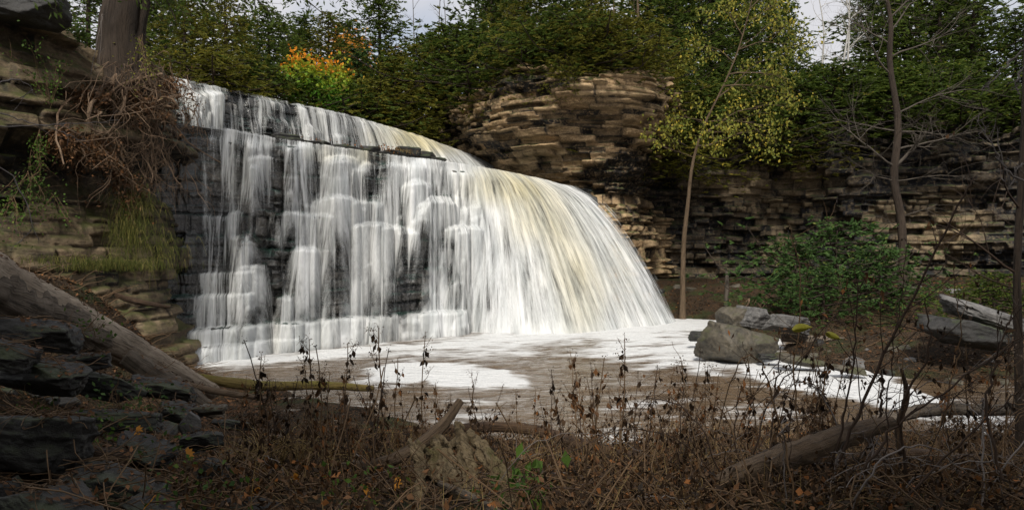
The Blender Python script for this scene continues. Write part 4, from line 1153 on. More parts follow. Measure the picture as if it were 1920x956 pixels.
# unseen cedars added behind the viewpoint, put there to shade the foreground
for k, (x, y, hgt) in enumerate(((-7.5, .5, 15), (-4.5, -4.5, 15), (1.5, -6.0, 14), (6.2, -3.5, 15), (9.5, 1.5, 14))):
    z = gz(x, y); r_ = empty('cedar_tree', (x, y, z), k * 1.9); s_ = hgt / 9; r_.scale = (s_, s_, s_)
    for nm, me in zip(('trunk', 'crown'), CED['tall_a' if k % 2 else 'tall_b']):
        o = bpy.data.objects.new(nm, me); col.objects.link(o); o.parent = r_
    tag(r_, 'unseen tall cedar added behind the viewpoint to shade the foreground', 'tree', 'cedars added for foreground shade')
# ------------------------------------------------------------ rocks
def rock_mesh(name, seed, dims=(1, 1, 1), planes=14, res=34, rough=.075, layered=0.0):
    rs = np.random.RandomState(seed)
    n = res
    V, Q = [], []; k = 0
    for ax in range(3):
        for sg in (-1, 1):
            a, b = np.meshgrid(np.linspace(-1, 1, n), np.linspace(-1, 1, n))
            p = np.zeros((n, n, 3)); p[..., ax] = sg; p[..., (ax + 1) % 3] = a; p[..., (ax + 2) % 3] = b
            q = grid_quads(n, n)
            V.append(p.reshape(-1, 3)); Q.append((q if sg > 0 else q[:, ::-1]) + k); k += n * n
    V = np.vstack(V); D = V / np.linalg.norm(V, axis=1)[:, None]
    pn = rs.normal(0, 1, (planes, 3)); pn /= np.linalg.norm(pn, axis=1)[:, None]
    pn = np.vstack([pn, [[0, 0, 1.0], [0, 0, -1], [1, .1, 0], [-1, 0, .1], [.1, 1, 0], [0, -1, .1]]])
    pd = np.concatenate([rs.uniform(.62, 1.0, planes), [.62, .7, .85, .85, .85, .85]])
    r = np.min(np.where(D @ pn.T > 1e-3, pd / np.maximum(D @ pn.T, 1e-3), 9), axis=1)
    P = D * r[:, None]
    n2_ = fbm(P[:, 0] * 9 + seed, P[:, 1] * 9, P[:, 2] * 9, 3, seed + 1) * 2 if res > 14 else 0
    nn = fbm(P[:, 0] * 2.2 + seed, P[:, 1] * 2.2, P[:, 2] * 2.2, 5, seed) * 2
    P = P * (1 + rough * (1.6 * nn + .5 * n2_))[:, None]
    if layered:
        lz = P[:, 2] * 9 + nn * .8
        P[:, :2] *= (1 + layered * (hsh(np.floor(lz), seed) - .5))[:, None]
    P = P * np.array(dims) / 2
    me = mesh_np(name, P, np.vstack(Q), attrs={'tint': np.clip(.5 + nn, 0, 1), 'stain': np.clip(.2 + nn * .8, 0, 1)})
    import bmesh
    bm = bmesh.new(); bm.from_mesh(me); bmesh.ops.remove_doubles(bm, verts=bm.verts, dist=1e-4)
    bmesh.ops.recalc_face_normals(bm, faces=bm.faces); bm.to_mesh(me); bm.free()
    return me
def rock(px, py, Y, w, h, d, seed, mat, label, rot=(0, 0, 0), group=None, name='boulder', cat='rock', sink=0.0, **kw):
    """w and h in photograph pixels at distance Y, centre at px,py"""
    s_ = Y / FPX
    me = rock_mesh(name, seed, (w * s_ * 1.12, d, h * s_ * 1.2), **kw)
    o = link(name, me, M[mat]); x, y, z = at(px, py, Y); o.location = (x, y, z - sink)
    o.rotation_euler = tuple(R(a) for a in rot)
    return tag(o, label, cat, group)

rock(1380, 648, 22.5, 120, 92, 1.9, 3, 'boulder_brown', 'dark mossy boulder wet with spray at the edge of the foam', (8, 12, 30), rough=.09)
rock(1380, 600, 25.5, 62, 62, 1.2, 5, 'boulder_brown', 'dark weathered boulder standing behind the mossy boulder', (0, 0, 20), rough=.09)
rock(1412, 594, 25.2, 62, 48, 1.1, 8, 'boulder_grey', 'pale grey angular block beside the dark boulder', (0, 8, 15), layered=.06)
rock(1472, 606, 25.0, 95, 42, 1.2, 9, 'boulder_grey', 'low grey pinkish slab block right of the pale block', (0, 6, -12), layered=.06)
rock(1312, 630, 25.5, 40, 24, .7, 12, 'boulder_dark', 'small round black rock sitting in the white foam')
rock(1838, 588, 20.0, 168, 40, 1.9, 14, 'boulder_grey', 'tilted grey layered slab on the right bank', (8, 17, 12), layered=.03, planes=14, rough=.08)
rock(1800, 622, 19.5, 150, 62, 1.6, 15, 'boulder_dark', 'dark boulder under the tilted grey slab', (0, 8, 0))
rock(1500, 676, 20.6, 90, 20, .9, 16, 'boulder_brown', 'flat mossy stone at the edge of the right foam bank', (0, 10, 0))
rock(1590, 692, 19.4, 60, 16, .6, 17, 'boulder_brown', 'flat brown stone on the right shore', (0, 8, 10))
rock(1445, 668, 21.6, 50, 14, .6, 18, 'boulder_dark', 'thin dark stone beside the mossy boulder')
rs = np.random.RandomState(77)
for k in range(34):     # stones along the right shore and at the far cliff's foot
    px = rs.uniform(1420, 1910) if k < 20 else rs.uniform(1230, 1900)
    py = (rs.uniform(645, 735) + (px - 1650) * .07) if k < 20 else rs.uniform(536, 556)
    x, Y, z = on_ground(px, py, 14, 46)
    sz = rs.uniform(12, 34) if k < 20 else rs.uniform(8, 22)
    rock(px, py, Y, sz * 1.5, sz * .8, sz * Y / FPX, 200 + k, rs.choice(['boulder_brown', 'boulder_grey', 'boulder_dark']), 'weathered stone among the rubble of the right bank' if k < 20 else 'fallen stone at the foot of the far cliff',
         (rs.uniform(-15, 15), rs.uniform(-15, 15), rs.uniform(0, 360)), group='stones on the right bank' if k < 20 else 'stones at the foot of the far cliff', name='stone', res=12)
# black rocks of the left foreground
BR = [
    (70, 560, 7.6, 250, 110, .9, 'black rock under the thick end of the big log'), (190, 655, 8.6, 230, 90, 1.0, 'black flat rock just under the middle of the big log'),
    (90, 680, 6.8, 260, 120, 1.1, 'big black rock at the left edge below the log'), (300, 700, 9.2, 170, 60, .9, 'wet black slab beside the lower half of the big log'),
    (220, 760, 6.6, 200, 70, .9, 'black rock with green herbs growing at its side'), (330, 745, 8.0, 120, 52, .7, 'black shingle-like rock left of the log end'),
    (60, 800, 5.2, 300, 190, 1.0, 'largest smooth black boulder at the lower left edge'), (270, 812, 6.2, 170, 60, .7, 'flat black rock carrying a single orange leaf'),
    (380, 800, 7.0, 100, 60, .5, 'black block right of the flat leaf-topped rock'), (230, 880, 4.9, 230, 90, .8, 'black rock at the bottom left, in front of the short log'),
    (120, 930, 4.4, 260, 110, .9, 'dark boulder at the bottom left corner'), (480, 935, 4.9, 200, 60, .7, 'low black rock at the bottom edge below the dry grass'),
    (400, 860, 5.6, 80, 100, .4, 'upright grey-black slab left of the dry grass'), (290, 930, 4.6, 140, 60, .5, 'rounded black stone at the bottom edge'),
    (150, 610, 8.2, 160, 60, .8, 'dark rock in the shade of the big log'), (440, 770, 9.0, 100, 36, .5, 'dark wet stone beyond the log end'), (20, 640, 6.4, 140, 90, .8, 'black rock at the left edge just below the log')]
for k, (px, py, Y, w, h, d, lab) in enumerate(BR):
    if k in (0, 1, 14): py += 42; w *= .8
    rock(px, py + 26, Y, w * .8, h * .62, d * .6, 40 + k, 'boulder_dark', lab, (rs.uniform(-12, 12), rs.uniform(-8, 20), rs.uniform(-30, 30)), planes=16, rough=.10, layered=.035, group='black rocks on the near left bank')
rock(358, 796, 7.4, 36, 52, .12, 90, 'boulder_grey', 'pale tan leaf-shaped stone standing on edge', (0, 35, 10), name='stone', res=14)
rock(395, 768, 7.8, 60, 20, .3, 91, 'boulder_brown', 'brown flat stone beside the pale upright stone', name='stone', res=14)
for k in range(60):
    px, py = rs.uniform(0, 480), rs.uniform(640, 950)
    x, Y, z = on_ground(px, py, 4, 14)
    if Y > 13.5 or py < 560 + px * .62 : continue
    sz = rs.uniform(18, 60)
    rock(px, py, Y, sz * 1.4, sz * .7, sz * Y / FPX, 300 + k, 'boulder_dark' if rs.rand() < .8 else 'boulder_brown', 'small dark stone among the tumbled rocks at the lower left', (rs.uniform(-20, 20), rs.uniform(-20, 20), rs.uniform(0, 360)),
         group='small stones at the lower left', name='stone', res=12, sink=.02)

rock(40, 10, 17.6, 200, 80, 2.2, 403, 'boulder_dark', 'dark rock mass in the upper left corner', (0, 8, 0))
# ------------------------------------------------------------ logs
M['log_pale'] = mat_wood('weathered pale log', (.30, .235, .17), (.52, .43, .33), rough=.75, sc=1.0)
M['log_bark'] = mat_wood('rough log bark', (.10, .08, .06), (.22, .18, .14), rough=.85)
M['log_brown'] = mat_wood('brown rotting log', (.095, .065, .042), (.22, .155, .10), rough=.7)
M['log_dark'] = mat_wood('dark wet log', (.035, .022, .014), (.11, .065, .035), rough=.55)
M['log_moss'] = mat_wood('mossy yellow log', (.13, .095, .03), (.26, .19, .06), moss=(.16, .14, .03), rough=.7)
M['stump'] = mat_wood('gnarled mossy stump wood', (.13, .095, .05), (.34, .26, .155), moss=(.12, .11, .035), rough=.75, mossy=.56)
def log(name, pts, rad, mat, label, k=16, lump=.12, seed=1, group=None, cat='log', n=60, parent=None, grain=True):
    P = smooth_path([at(*p) for p in pts], n)
    r = np.interp(np.linspace(0, 1, n), np.linspace(0, 1, len(rad)), rad)
    mb = MB(); mb.tube(P - P[0], r, k, .2, cap=True, lump=lump, seed=seed)
    o = mb.build(name, M[mat]); o.location = P[0]
    me = o.data
    co = np.empty(len(me.vertices) * 3, np.float32); me.vertices.foreach_get('co', co); co = co.reshape(-1, 3)
    if label: tag(o, label, cat, group)
    return o
big = log('fallen_log', [(-120, 462, 7.4), (0, 538, 8.2), (120, 596, 9.4), (230, 652, 10.8), (330, 702, 12.0), (400, 734, 12.8)], [.31, .30, .28, .25, .20, .13], 'log_pale',
          'big weathered fallen log slanting down from the left edge to the pool', k=40, lump=.16, seed=3, n=120)
bark = log('bark', [(-120, 500, 7.3), (0, 566, 8.05), (90, 598, 8.9), (170, 632, 9.9), (212, 648, 10.5)], [.27, .28, .26, .22, .10], 'log_bark', None, k=34, lump=.35, seed=9, n=90)
bark.location = bark.location - big.location; bark.parent = big
log('fallen_log', [(235, 668, 9.8), (300, 712, 10.0), (360, 748, 10.2), (420, 785, 10.3)], [.11, .15, .14, .06], 'log_bark', 'split grey log piece lying below the end of the big log', k=20, lump=.3, seed=11)
log('fallen_log', [(130, 845, 5.9), (210, 856, 6.0), (270, 860, 6.1), (330, 856, 6.2)], [.05, .075, .07, .045], 'log_dark', 'short dark brown log lying on the black rocks', k=18, lump=.25, seed=12)
log('fallen_log', [(340, 702, 12.6), (470, 722, 13.2), (600, 722, 14.2), (700, 728, 14.8)], [.07, .09, .085, .06], 'log_moss', 'mossy yellow-brown log floating at the near edge of the pool', k=16, lump=.2, seed=13)
log('fallen_log', [(330, 716, 11.6), (400, 732, 11.4), (500, 748, 11.2)], [.05, .055, .035], 'log_brown', 'thin brown log across the end of the big log', k=12, lump=.2, seed=14)
log('fallen_log', [(380, 706, 13.6), (420, 712, 13.6), (470, 716, 13.8), (510, 724, 13.8)], [.04, .06, .05, .02], 'log_moss', 'thin yellow-brown stick lying on the mossy log', k=12, lump=.2, seed=15)
log('fallen_log', [(215, 552, 16.2), (255, 565, 16.4), (320, 576, 16.6)], [.05, .08, .03], 'log_dark', 'dark branch lying at the foot of the left ledges', k=12, lump=.25, seed=16)
log('fallen_log', [(780, 812, 12.0), (900, 800, 12.2), (1000, 806, 12.2), (1100, 836, 11.6), (1240, 870, 11.0), (1420, 872, 10.8)], [.05, .08, .09, .10, .11, .07], 'log_dark', 'long dark brown log along the near shore behind the weeds', k=16, lump=.15, seed=17, n=80)
log('fallen_log', [(1340, 905, 5.2), (1430, 872, 5.4), (1520, 840, 5.6), (1600, 812, 5.8), (1672, 790, 6.0)], [.05, .085, .09, .085, .045], 'log_brown', 'broken reddish log slanting up through the brambles on the right', k=26, lump=.28, seed=18, n=90)
log('fallen_log', [(1640, 790, 10.5), (1740, 768, 11), (1850, 768, 11.4), (1990, 770, 12)], [.09, .10, .09, .09], 'log_bark', 'pale grey log lying level behind the brambles on the right', k=20, lump=.22, seed=19, n=70)
log('fallen_log', [(1465, 632, 25.5), (1560, 640, 25), (1640, 644, 24.6), (1715, 652, 24.0)], [.14, .17, .16, .13], 'log_bark', 'grey log lying in the shallow water behind the mossy boulder', k=18, lump=.12, seed=20)
log('fallen_log', [(1560, 864, 7.8), (1700, 850, 8.2), (1820, 862, 8.4), (1960, 868, 8.8)], [.05, .07, .07, .06], 'log_dark', 'dark low log at the right under the brambles', k=14, lump=.2, seed=22)
log('dead_branch', [(1690, 690, 6.2), (1700, 740, 6.2), (1685, 800, 6.2), (1690, 850, 6.1)], [.012, .028, .03, .032], 'log_dark', 'short thick black upright branch stub among the right brambles', k=10, lump=.25, seed=23, cat='branch')
log('root_branch', [(640, 872, 6.3), (720, 866, 6.4), (780, 838, 6.5), (830, 796, 6.6), (864, 750, 6.7)], [.025, .055, .06, .055, .035], 'log_brown', 'curved weathered branch rising above the stump, broken at its tip', k=16, lump=.22, seed=24, cat='branch', n=70)
log('root_branch', [(825, 905, 5.6), (880, 930, 5.3), (940, 965, 5.0)], [.025, .03, .03], 'log_bark', 'smooth thin root running out from under the stump', k=10, lump=.1, seed=25, cat='branch')

# the gnarled stump: flaring ribs round a hollow, merged into one body
sx, sy, sz = at(862, 868, 6.3)
st_mb = MB()
S_ = 6.3 / FPX
def sp(px, py, dy): return np.array([(px - 862) * S_, dy * 2.0, (868 - py) * S_ + .06 * math.sin(px * .09)])
ribs = [([(880, 805, .1), (905, 830, .0), (930, 862, -.10), (958, 896, -.18), (962, 912, -.2)], [.05, .07, .10, .09, .03]),
        ([(860, 806, .1), (880, 850, -.05), (900, 890, -.2), (935, 915, -.25)], [.05, .10, .09, .05]),
        ([(820, 812, .12), (838, 850, .0), (858, 888, -.16), (896, 908, -.22)], [.06, .11, .12, .06]),
        ([(815, 830, .05), (822, 862, -.02), (845, 890, -.05)], [.06, .10, .10]),
        ([(795, 830, .0), (802, 862, -.12), (803, 890, -.2), (800, 925, -.24)], [.04, .06, .075, .02]),
        ([(770, 826, .02), (785, 840, -.03), (797, 862, -.06), (804, 880, -.08)], [.035, .045, .04, .04]),
        ([(785, 832, 0), (810, 834, .02), (840, 838, .05), (870, 826, .08)], [.05, .06, .07, .06]),
        ([(835, 812, .02), (842, 826, -.03)], [.04, .03])]
for j, (pp, rr) in enumerate(ribs):
    P = smooth_path([sp(*q) for q in pp], 24); rr = [.62 * v for v in rr]
    st_mb.tube(P, np.interp(np.linspace(0, 1, 24), np.linspace(0, 1, len(rr)), rr), 18, .3, cap=True, lump=.55, seed=60 + j)
tmp = st_mb.build('stump_body', None)
md = tmp.modifiers.new('r', 'REMESH'); md.mode = 'VOXEL'; md.voxel_size = .010
dg = bpy.context.evaluated_depsgraph_get(); me = bpy.data.meshes.new_from_object(tmp.evaluated_get(dg))
bpy.data.objects.remove(tmp)
nv = len(me.vertices); co = np.empty(nv * 3, np.float32); me.vertices.foreach_get('co', co); co = co.reshape(-1, 3)
nr_ = np.empty(nv * 3, np.float32); me.vertex_normals.foreach_get('vector', nr_); nr_ = nr_.reshape(-1, 3)
al_ = co[:, 0] * .62 + co[:, 2] * -.78; ac_ = co[:, 0] * .78 + co[:, 2] * .62      # grain runs down to the right
g_ = fbm(al_ * 3, ac_ * 30 + 2 * fbm(al_ * 4, ac_ * 4, 0, 2, 3), co[:, 1] * 22, 4, 71) * 2
co = co + nr_ * (g_ * .06 + .012 * fbm(co[:, 0] * 7, co[:, 1] * 7, co[:, 2] * 7, 4, 72) * 2)[:, None]
me.vertices.foreach_set('co', co.astype(np.float32).ravel())
ta = me.attributes.new('tint', 'FLOAT', 'POINT'); ta.data.foreach_set('value', np.clip(-g_ * 3.2 + .05, 0, 1).astype(np.float32))
gr = me.attributes.new('grain', 'FLOAT_VECTOR', 'POINT'); gr.data.foreach_set('vector', (np.stack([ac_, co[:, 1], al_], -1) * 1.3).astype(np.float32).ravel())
me.polygons.foreach_set('use_smooth', np.ones(len(me.polygons), bool)); me.name = 'tree_stump'
o = tag(link('tree_stump', me, M['stump']), 'gnarled hollow stump with mossy twisted ribs at the bottom centre', 'stump'); o.location = (sx, sy - .25, sz + .03)

# ------------------------------------------------------------ weeds, brambles, grass
def weed_template(seed, h, kind):
    rs = np.random.RandomState(seed)
    root = empty('dried_weed'); st, lf, hd = MB(), MB(), MB()
    q = np.linspace(0, 1, 9); ln = rs.normal(0, .12, 2)
    P = np.stack([ln[0] * h * q ** 1.5 + rs.normal(0, .006, 9), ln[1] * h * q ** 1.5 + rs.normal(0, .006, 9), h * q], 1)
    st.tube(P, np.linspace(.007, .003, 9), 4, .3)
    C, D, A, hc = [], [], [], []
    for j in range(rs.randint(5, 10)):
        f = rs.uniform(.3, .97); b = np.array([np.interp(f, q, P[:, i]) for i in range(3)])
        a = rs.uniform(0, 6.28); l = h * rs.uniform(.08, .26) * (1.3 - f)
        e = b + np.array([math.cos(a) * l * .7, math.sin(a) * l * .7, l * (.9 if kind != 1 else .6)])
        m = (b + e) / 2 + np.array([math.cos(a), math.sin(a), -.3]) * l * .12
        st.tube(smooth_path([b, m, e], 5), np.linspace(.003, .0014, 5), 3, .5)
        hc.append(e)
        for g_ in range(rs.randint(1, 4)):
            C.append(b + (e - b) * rs.uniform(.0, .9) + np.array([0, 0, -.02])); D.append([rs.normal(0, .4), rs.normal(0, .4), -1]); A.append(rs.rand())
    for j in range(rs.randint(6, 14)):
        f = rs.uniform(.08, .75); b = np.array([np.interp(f, q, P[:, i]) for i in range(3)])
        C.append(b + rs.normal(0, .012, 3)); D.append([rs.normal(0, .6), rs.normal(0, .6), -.9]); A.append(rs.rand())
    C, D = np.array(C), np.array(D); n = len(C)
    Ls = rs.uniform(.03, .075, n)
    lf.leaves(C + D * Ls[:, None] * .4, D, rs.normal(0, 1, (n, 3)), Ls, Ls * rs.uniform(.3, .6, n), A, .35)
    lf.leaves(C + D * Ls[:, None] * .4, D, rs.normal(0, 1, (n, 3)), Ls * .9, Ls * rs.uniform(.3, .6, n), A, -.3)
    hc.append(P[-1])
    hh = []
    for e in hc:
        m = 9 if kind != 2 else 4
        hh.append(e + rs.normal(0, .012 if kind != 0 else .02, (m, 3)))
        if kind == 0:
            for g_ in range(4):
                tip = e + rs.normal(0, .022, 3) + [0, 0, .015]; st.tube([e, (e + tip) / 2, tip], .0012, 3, .5)
    hh = np.vstack(hh); n = len(hh)
    hd.leaves(hh, rs.normal(0, 1, (n, 3)), rs.normal(0, 1, (n, 3)), rs.uniform(.009, .017, n), rs.uniform(.008, .013, n), rs.rand(n) * .7, .3)
    kid(root, st.build('stem', M['twig_dark'] if kind == 1 else M['twig'])); kid(root, lf.build('leaves', M['dark_leaf'] if kind != 2 else M['dead_leaf'], smooth=False))
    kid(root, hd.build('seed_sprays', M['seed'] if kind == 0 else M['dark_leaf'], smooth=False))
    return root
TW = [weed_template(500 + i, 1.0, i % 3) for i in range(9)]
used = [False] * 9
rs = np.random.RandomState(4)
WG = 'dried weeds along the near bank'
spots = []
for k in range(285):
    if k < 255: px = rs.choice([rs.uniform(440, 800), rs.uniform(440, 1000), rs.uniform(1000, 1560), rs.uniform(1040, 1560), rs.uniform(480, 1900)]); Y = rs.uniform(5.8, 12.4) ** 1.0
    else: px = rs.uniform(1500, 1920); Y = rs.uniform(5, 10)
    spots.append((px, Y))
for k, (px, Y) in enumerate(spots):
    j = rs.randint(9); x = (px - 960) / FPX * Y; z = gz(x, Y)
    if z < -.02: z = max(z, -.1)
    # height: the tops reach these rows of the far view
    if 720 < px < 1010 and Y < 6.8: continue
    if 720 < px < 1010 and Y < 8.4: hmax = .3
    elif 1340 < px < 1680 and Y < 7: continue
    else: hmax = rs.uniform(.45, 1.0) + .55 * (rs.rand() < .35)
    if px < 560: hmax *= .85
    o = TW[j] if not used[j] else copy_tree(TW[j]); used[j] = True
    o.location = (x, Y, z - .03); o.rotation_euler = (rs.normal(0, .1), rs.normal(0, .12), rs.uniform(0, 6.28)); s_ = hmax; o.scale = (s_ * .9 + .1, s_ * .9 + .1, s_)
    tag(o, ('brown seeding weed with curled leaves, one of the many along the near bank', 'blackened dry weed with shrivelled leaves, one of the many along the near bank', 'dry weed with rust brown leaves, one of the many along the near bank')[j % 3], 'weed', WG)
# tall individual stalks seen against the falls and foam
SING = [(722, 612, 9.2, 0, 'tall branching weed with pale seed clusters against the white pool'), (786, 628, 9.4, 0, 'tall weed with a spreading seed head against the foam, left of centre'), (520, 630, 9.0, 1, 'weed with dark curled leaves against the lowest cascade'),
        (640, 640, 8.8, 0, 'thin forked weed in front of the lower cascade'), (580, 665, 8.6, 0, 'seedy weed left of the forked weed'), (1212, 690, 7.4, 1, 'dark-tipped stalk bent at its top, in front of the foam'), (1470, 640, 7.0, 1, 'tall dark stalk in front of the grey slab block'),
        (1060, 700, 8.0, 1, 'slim dark stalk in front of the brown pool'), (900, 690, 8.3, 0, 'seedy stalk leaning over the big foam patch'), (1160, 730, 7.6, 1, 'dark stalk right of the pool centre'), (1330, 700, 7.4, 2, 'leafy rust brown stalk before the mossy boulder')]
for n_, (px, py, Y, kd, lab) in enumerate(SING):
    x, _, zt = at(px, py, Y); z = gz(x, Y)
    o = copy_tree(TW[[0, 1, 2][kd] + 3 * (n_ % 3)]); o.location = (x, Y, z - .02); h_ = max(.3, zt - z); o.scale = (h_, h_, h_); o.rotation_euler = (0, 0, n_ * 1.1)
    tag(o, lab, 'weed', WG)

# brambles and saplings on the right
def cane(pts, r0, mat, label, seed, group, leaves=0, side=6, name='bramble_cane', cat='bramble'):
    rs = np.random.RandomState(seed)
    W_ = [np.array(at(*p)) for p in pts]; o0 = W_[0].copy()
    P = smooth_path([w - o0 for w in W_], 24); P[1:-1] += rs.normal(0, .008, P[1:-1].shape)
    mb, lfm = MB(), MB(); mb.tube(P, np.linspace(r0, r0 * .35, 24), 5, .3, lump=.15, seed=seed)
    tips = []
    L_ = np.linalg.norm(P[-1] - P[0])
    for j in range(side):
        i = rs.randint(6, 23); d = P[min(i + 1, 23)] - P[i]; d /= np.linalg.norm(d) + 1e-6
        branch(mb, P[i], d + rs.normal(0, .6, 3), L_ * rs.uniform(.08, .28), r0 * .4, 0 if rs.rand() < .6 else 1, rs, tips, 3, split=2, curl=.2, a=.5)
    r = tag(empty(name, o0), label, cat, group)
    mb.build('stem', mat, r)
    if leaves and tips:
        T = np.array([t_[0] for t_ in tips])[rs.randint(0, len(tips), leaves)]
        lfm.leaves(T + rs.normal(0, .02, T.shape), rs.normal(0, .5, T.shape) + [0, 0, -1], rs.normal(0, 1, T.shape), rs.uniform(.03, .07, leaves), rs.uniform(.015, .035, leaves), rs.rand(leaves), .3)
        lfm.build('leaves', M['dark_leaf'] if rs.rand() < .6 else M['dead_leaf'], r, smooth=False)
    return r
CG = 'bare stems rising on the right'
CANES = [([(1560, 870, 5.6), (1590, 740, 5.5), (1605, 600, 5.4), (1603, 500, 5.4)], .010, 'straight dark stem rising left of the two yellow leaves'),
         ([(1575, 860, 5.4), (1640, 700, 5.3), (1720, 540, 5.2), (1800, 380, 5.1), (1830, 330, 5.1)], .013, 'long dark sapling leaning right across the cliff and the slab'),
         ([(1500, 860, 5.8), (1490, 700, 5.8), (1500, 540, 5.8), (1480, 420, 5.8)], .008, 'thin upright stem in front of the green shrub'),
         ([(1700, 900, 5.2), (1690, 760, 5.1), (1740, 660, 5.0), (1735, 560, 5.0)], .012, 'dark forked stem right of the black stub'),
         ([(1410, 880, 6.0), (1440, 760, 6.0), (1520, 650, 5.9), (1600, 545, 5.9)], .008, 'stem arching right over the grey log'),
         ([(1350, 780, 6.6), (1440, 720, 6.5), (1530, 640, 6.4), (1575, 570, 6.4)], .006, 'thin stem slanting up from the foam to the green shrub'),
         ([(1620, 880, 4.9), (1680, 800, 4.9), (1780, 730, 4.9), (1900, 640, 4.9), (1960, 600, 4.9)], .010, 'brown cane sweeping to the right edge'),
         ([(1700, 930, 4.6), (1790, 840, 4.6), (1880, 760, 4.6), (1940, 700, 4.6)], .009, 'brown cane crossing the lower right corner'),
         ([(1500, 930, 5.2), (1610, 900, 5.1), (1740, 890, 5.0), (1860, 905, 4.9), (1950, 930, 4.8)], .009, 'low arching cane along the bottom right'),
         ([(1880, 900, 4.8), (1850, 760, 4.9), (1880, 640, 5.0), (1910, 560, 5.1)], .011, 'dark cane near the right edge'),
         ([(1660, 900, 5.3), (1665, 740, 5.3), (1680, 620, 5.3), (1700, 470, 5.3)], .007, 'slim reddish stem beside the bare grey tree'),
         ([(1750, 900, 5.2), (1775, 760, 5.2), (1800, 640, 5.2), (1790, 520, 5.2)], .007, 'slim upright stem in front of the tilted slab'),
         ([(1385, 900, 5.6), (1380, 780, 5.6), (1400, 690, 5.6), (1392, 640, 5.6)], .006, 'short thin stem in front of the mossy boulder'),
         ([(1440, 880, 5.9), (1452, 760, 5.9), (1462, 680, 5.9), (1470, 620, 5.9)], .008, 'upright dark stem before the grey slab block'),
         ([(1250, 880, 6.4), (1262, 780, 6.4), (1290, 720, 6.4), (1260, 640, 6.4)], .005, 'thin bent stem above the streaky water'),
         ([(1185, 900, 6.4), (1195, 790, 6.4), (1230, 740, 6.4), (1300, 800, 6.4)], .005, 'thin stem bent back down over the shore'),
         ([(1620, 850, 6.1), (1650, 780, 6.1), (1655, 720, 6.1), (1652, 700, 6.1)], .016, 'short grey stub standing in front of the right foam')]
for k, (pts, r0, lab) in enumerate(CANES):
    cane(pts, r0, M['twig_dark'] if k % 3 != 2 else M['twig'], lab, 700 + k, CG, leaves=14, side=7, name='sapling', cat='sapling')
rs = np.random.RandomState(9)
for k in range(150):
    px = rs.uniform(1330, 1960) if k < 105 else rs.uniform(430, 1330); Y0 = rs.uniform(4.7, 9.5)
    py0 = rs.uniform(790, 960); x0 = (px - 960) / FPX * Y0; z0 = gz(x0, Y0); py0 = py_of(z0, Y0)
    L_ = rs.uniform(120, 380) * 6 / Y0; a = rs.normal(.3, .9); 
    up = rs.uniform(.15, .8) if k < 105 else rs.uniform(.05, .3)
    p1 = (px + L_ * .35 * math.sin(a), py0 - L_ * up, Y0 + rs.normal(0, .15)); p2 = (px + L_ * .8 * math.sin(a), py0 - L_ * up * 1.25, Y0 + rs.normal(0, .3)); p3 = (px + L_ * 1.2 * math.sin(a), py0 - L_ * up * rs.uniform(.5, 1.2), Y0 + rs.normal(0, .4))
    cane([(px, py0, Y0), p1, p2, p3], rs.uniform(.003, .008), rs.choice([M['twig'], M['twig_dark'], M['twig_grey']]),
         'thin arching bramble cane in the tangle on the right' if k < 105 else 'thin arching cane low among the weeds of the near bank', 900 + k, 'brambles in the right tangle' if k < 105 else 'canes among the near weeds', leaves=5 if k % 3 == 0 else 0, side=3)
# pale twigs reaching in at both picture edges
for k, (pts, lab) in enumerate([([(1960, 60, 4.2), (1900, 110, 4.2), (1866, 150, 4.2), (1840, 168, 4.2)], 'upper pale dead twig reaching in at the right edge'), ([(1960, 90, 4.1), (1915, 130, 4.1), (1905, 160, 4.1), (1912, 186, 4.1)], 'lower pale dead twig hanging at the right edge'),
                                ([(1960, 330, 4.4), (1915, 310, 4.4), (1890, 350, 4.4), (1870, 240, 4.4)], 'pale forked dead branch at the right edge beside the cliff'), ([(1960, 360, 4.3), (1900, 330, 4.3), (1870, 290, 4.3), (1840, 225, 4.3)], 'thin pale dead branch curving up at the right edge')]):
    cane(pts, .008, M['twig_grey'], lab, 1200 + k, 'pale dead twigs at the right edge', side=6, name='dead_branch', cat='branch')
for k, (pts, lab) in enumerate([([(-40, 240, 9.5), (60, 236, 10), (150, 232, 10.5), (225, 226, 11)], 'thin pale twig crossing the upper left cliff'), ([(-40, 200, 9.5), (40, 225, 10), (110, 245, 10.4), (150, 262, 10.6)], 'pale forked twig in front of the left shelf'),
                                ([(-40, 300, 9), (20, 330, 9.5), (60, 420, 9.6), (20, 470, 9.6)], 'grey twig bending down at the left edge'), ([(-30, 160, 9), (30, 150, 9.5), (60, 170, 9.8), (20, 190, 10)], 'grey curled twig near the top left'),
                                ([(170, 140, 18.8), (185, 60, 18.8), (192, 30, 18.8), (186, 120, 18.8)], 'pale bent stem in front of the big cedar trunk')]):
    cane(pts, .010, M['twig_grey'], lab, 1300 + k, 'pale twigs over the left cliff', side=7, name='dead_branch', cat='branch')
# dark trunk at the right edge
rx = at(1915, 600, 9.0)
bare_tree('dark_tree', (rx[0], 9.0, gz(rx[0], 9.0)), [(0, 0, 0), (-.03, 0, 1.5), (-.05, 0, 2.6), (.05, 0, 4.5), (.1, 0, 7)], [.06, .05, .045, .04, .03], [(.3, (1, 0, .4), 1.4, .02), (.5, (-1, .1, .5), 1.2, .018), (.62, (-1, -.2, .6), 1.0, .015), (.45, (-.7, .3, .3), .9, .012)],
          M['bark_dark'], 44, 'dark slim trunk standing at the right edge', twig_mat=M['twig_dark'], depth=2, split=4)
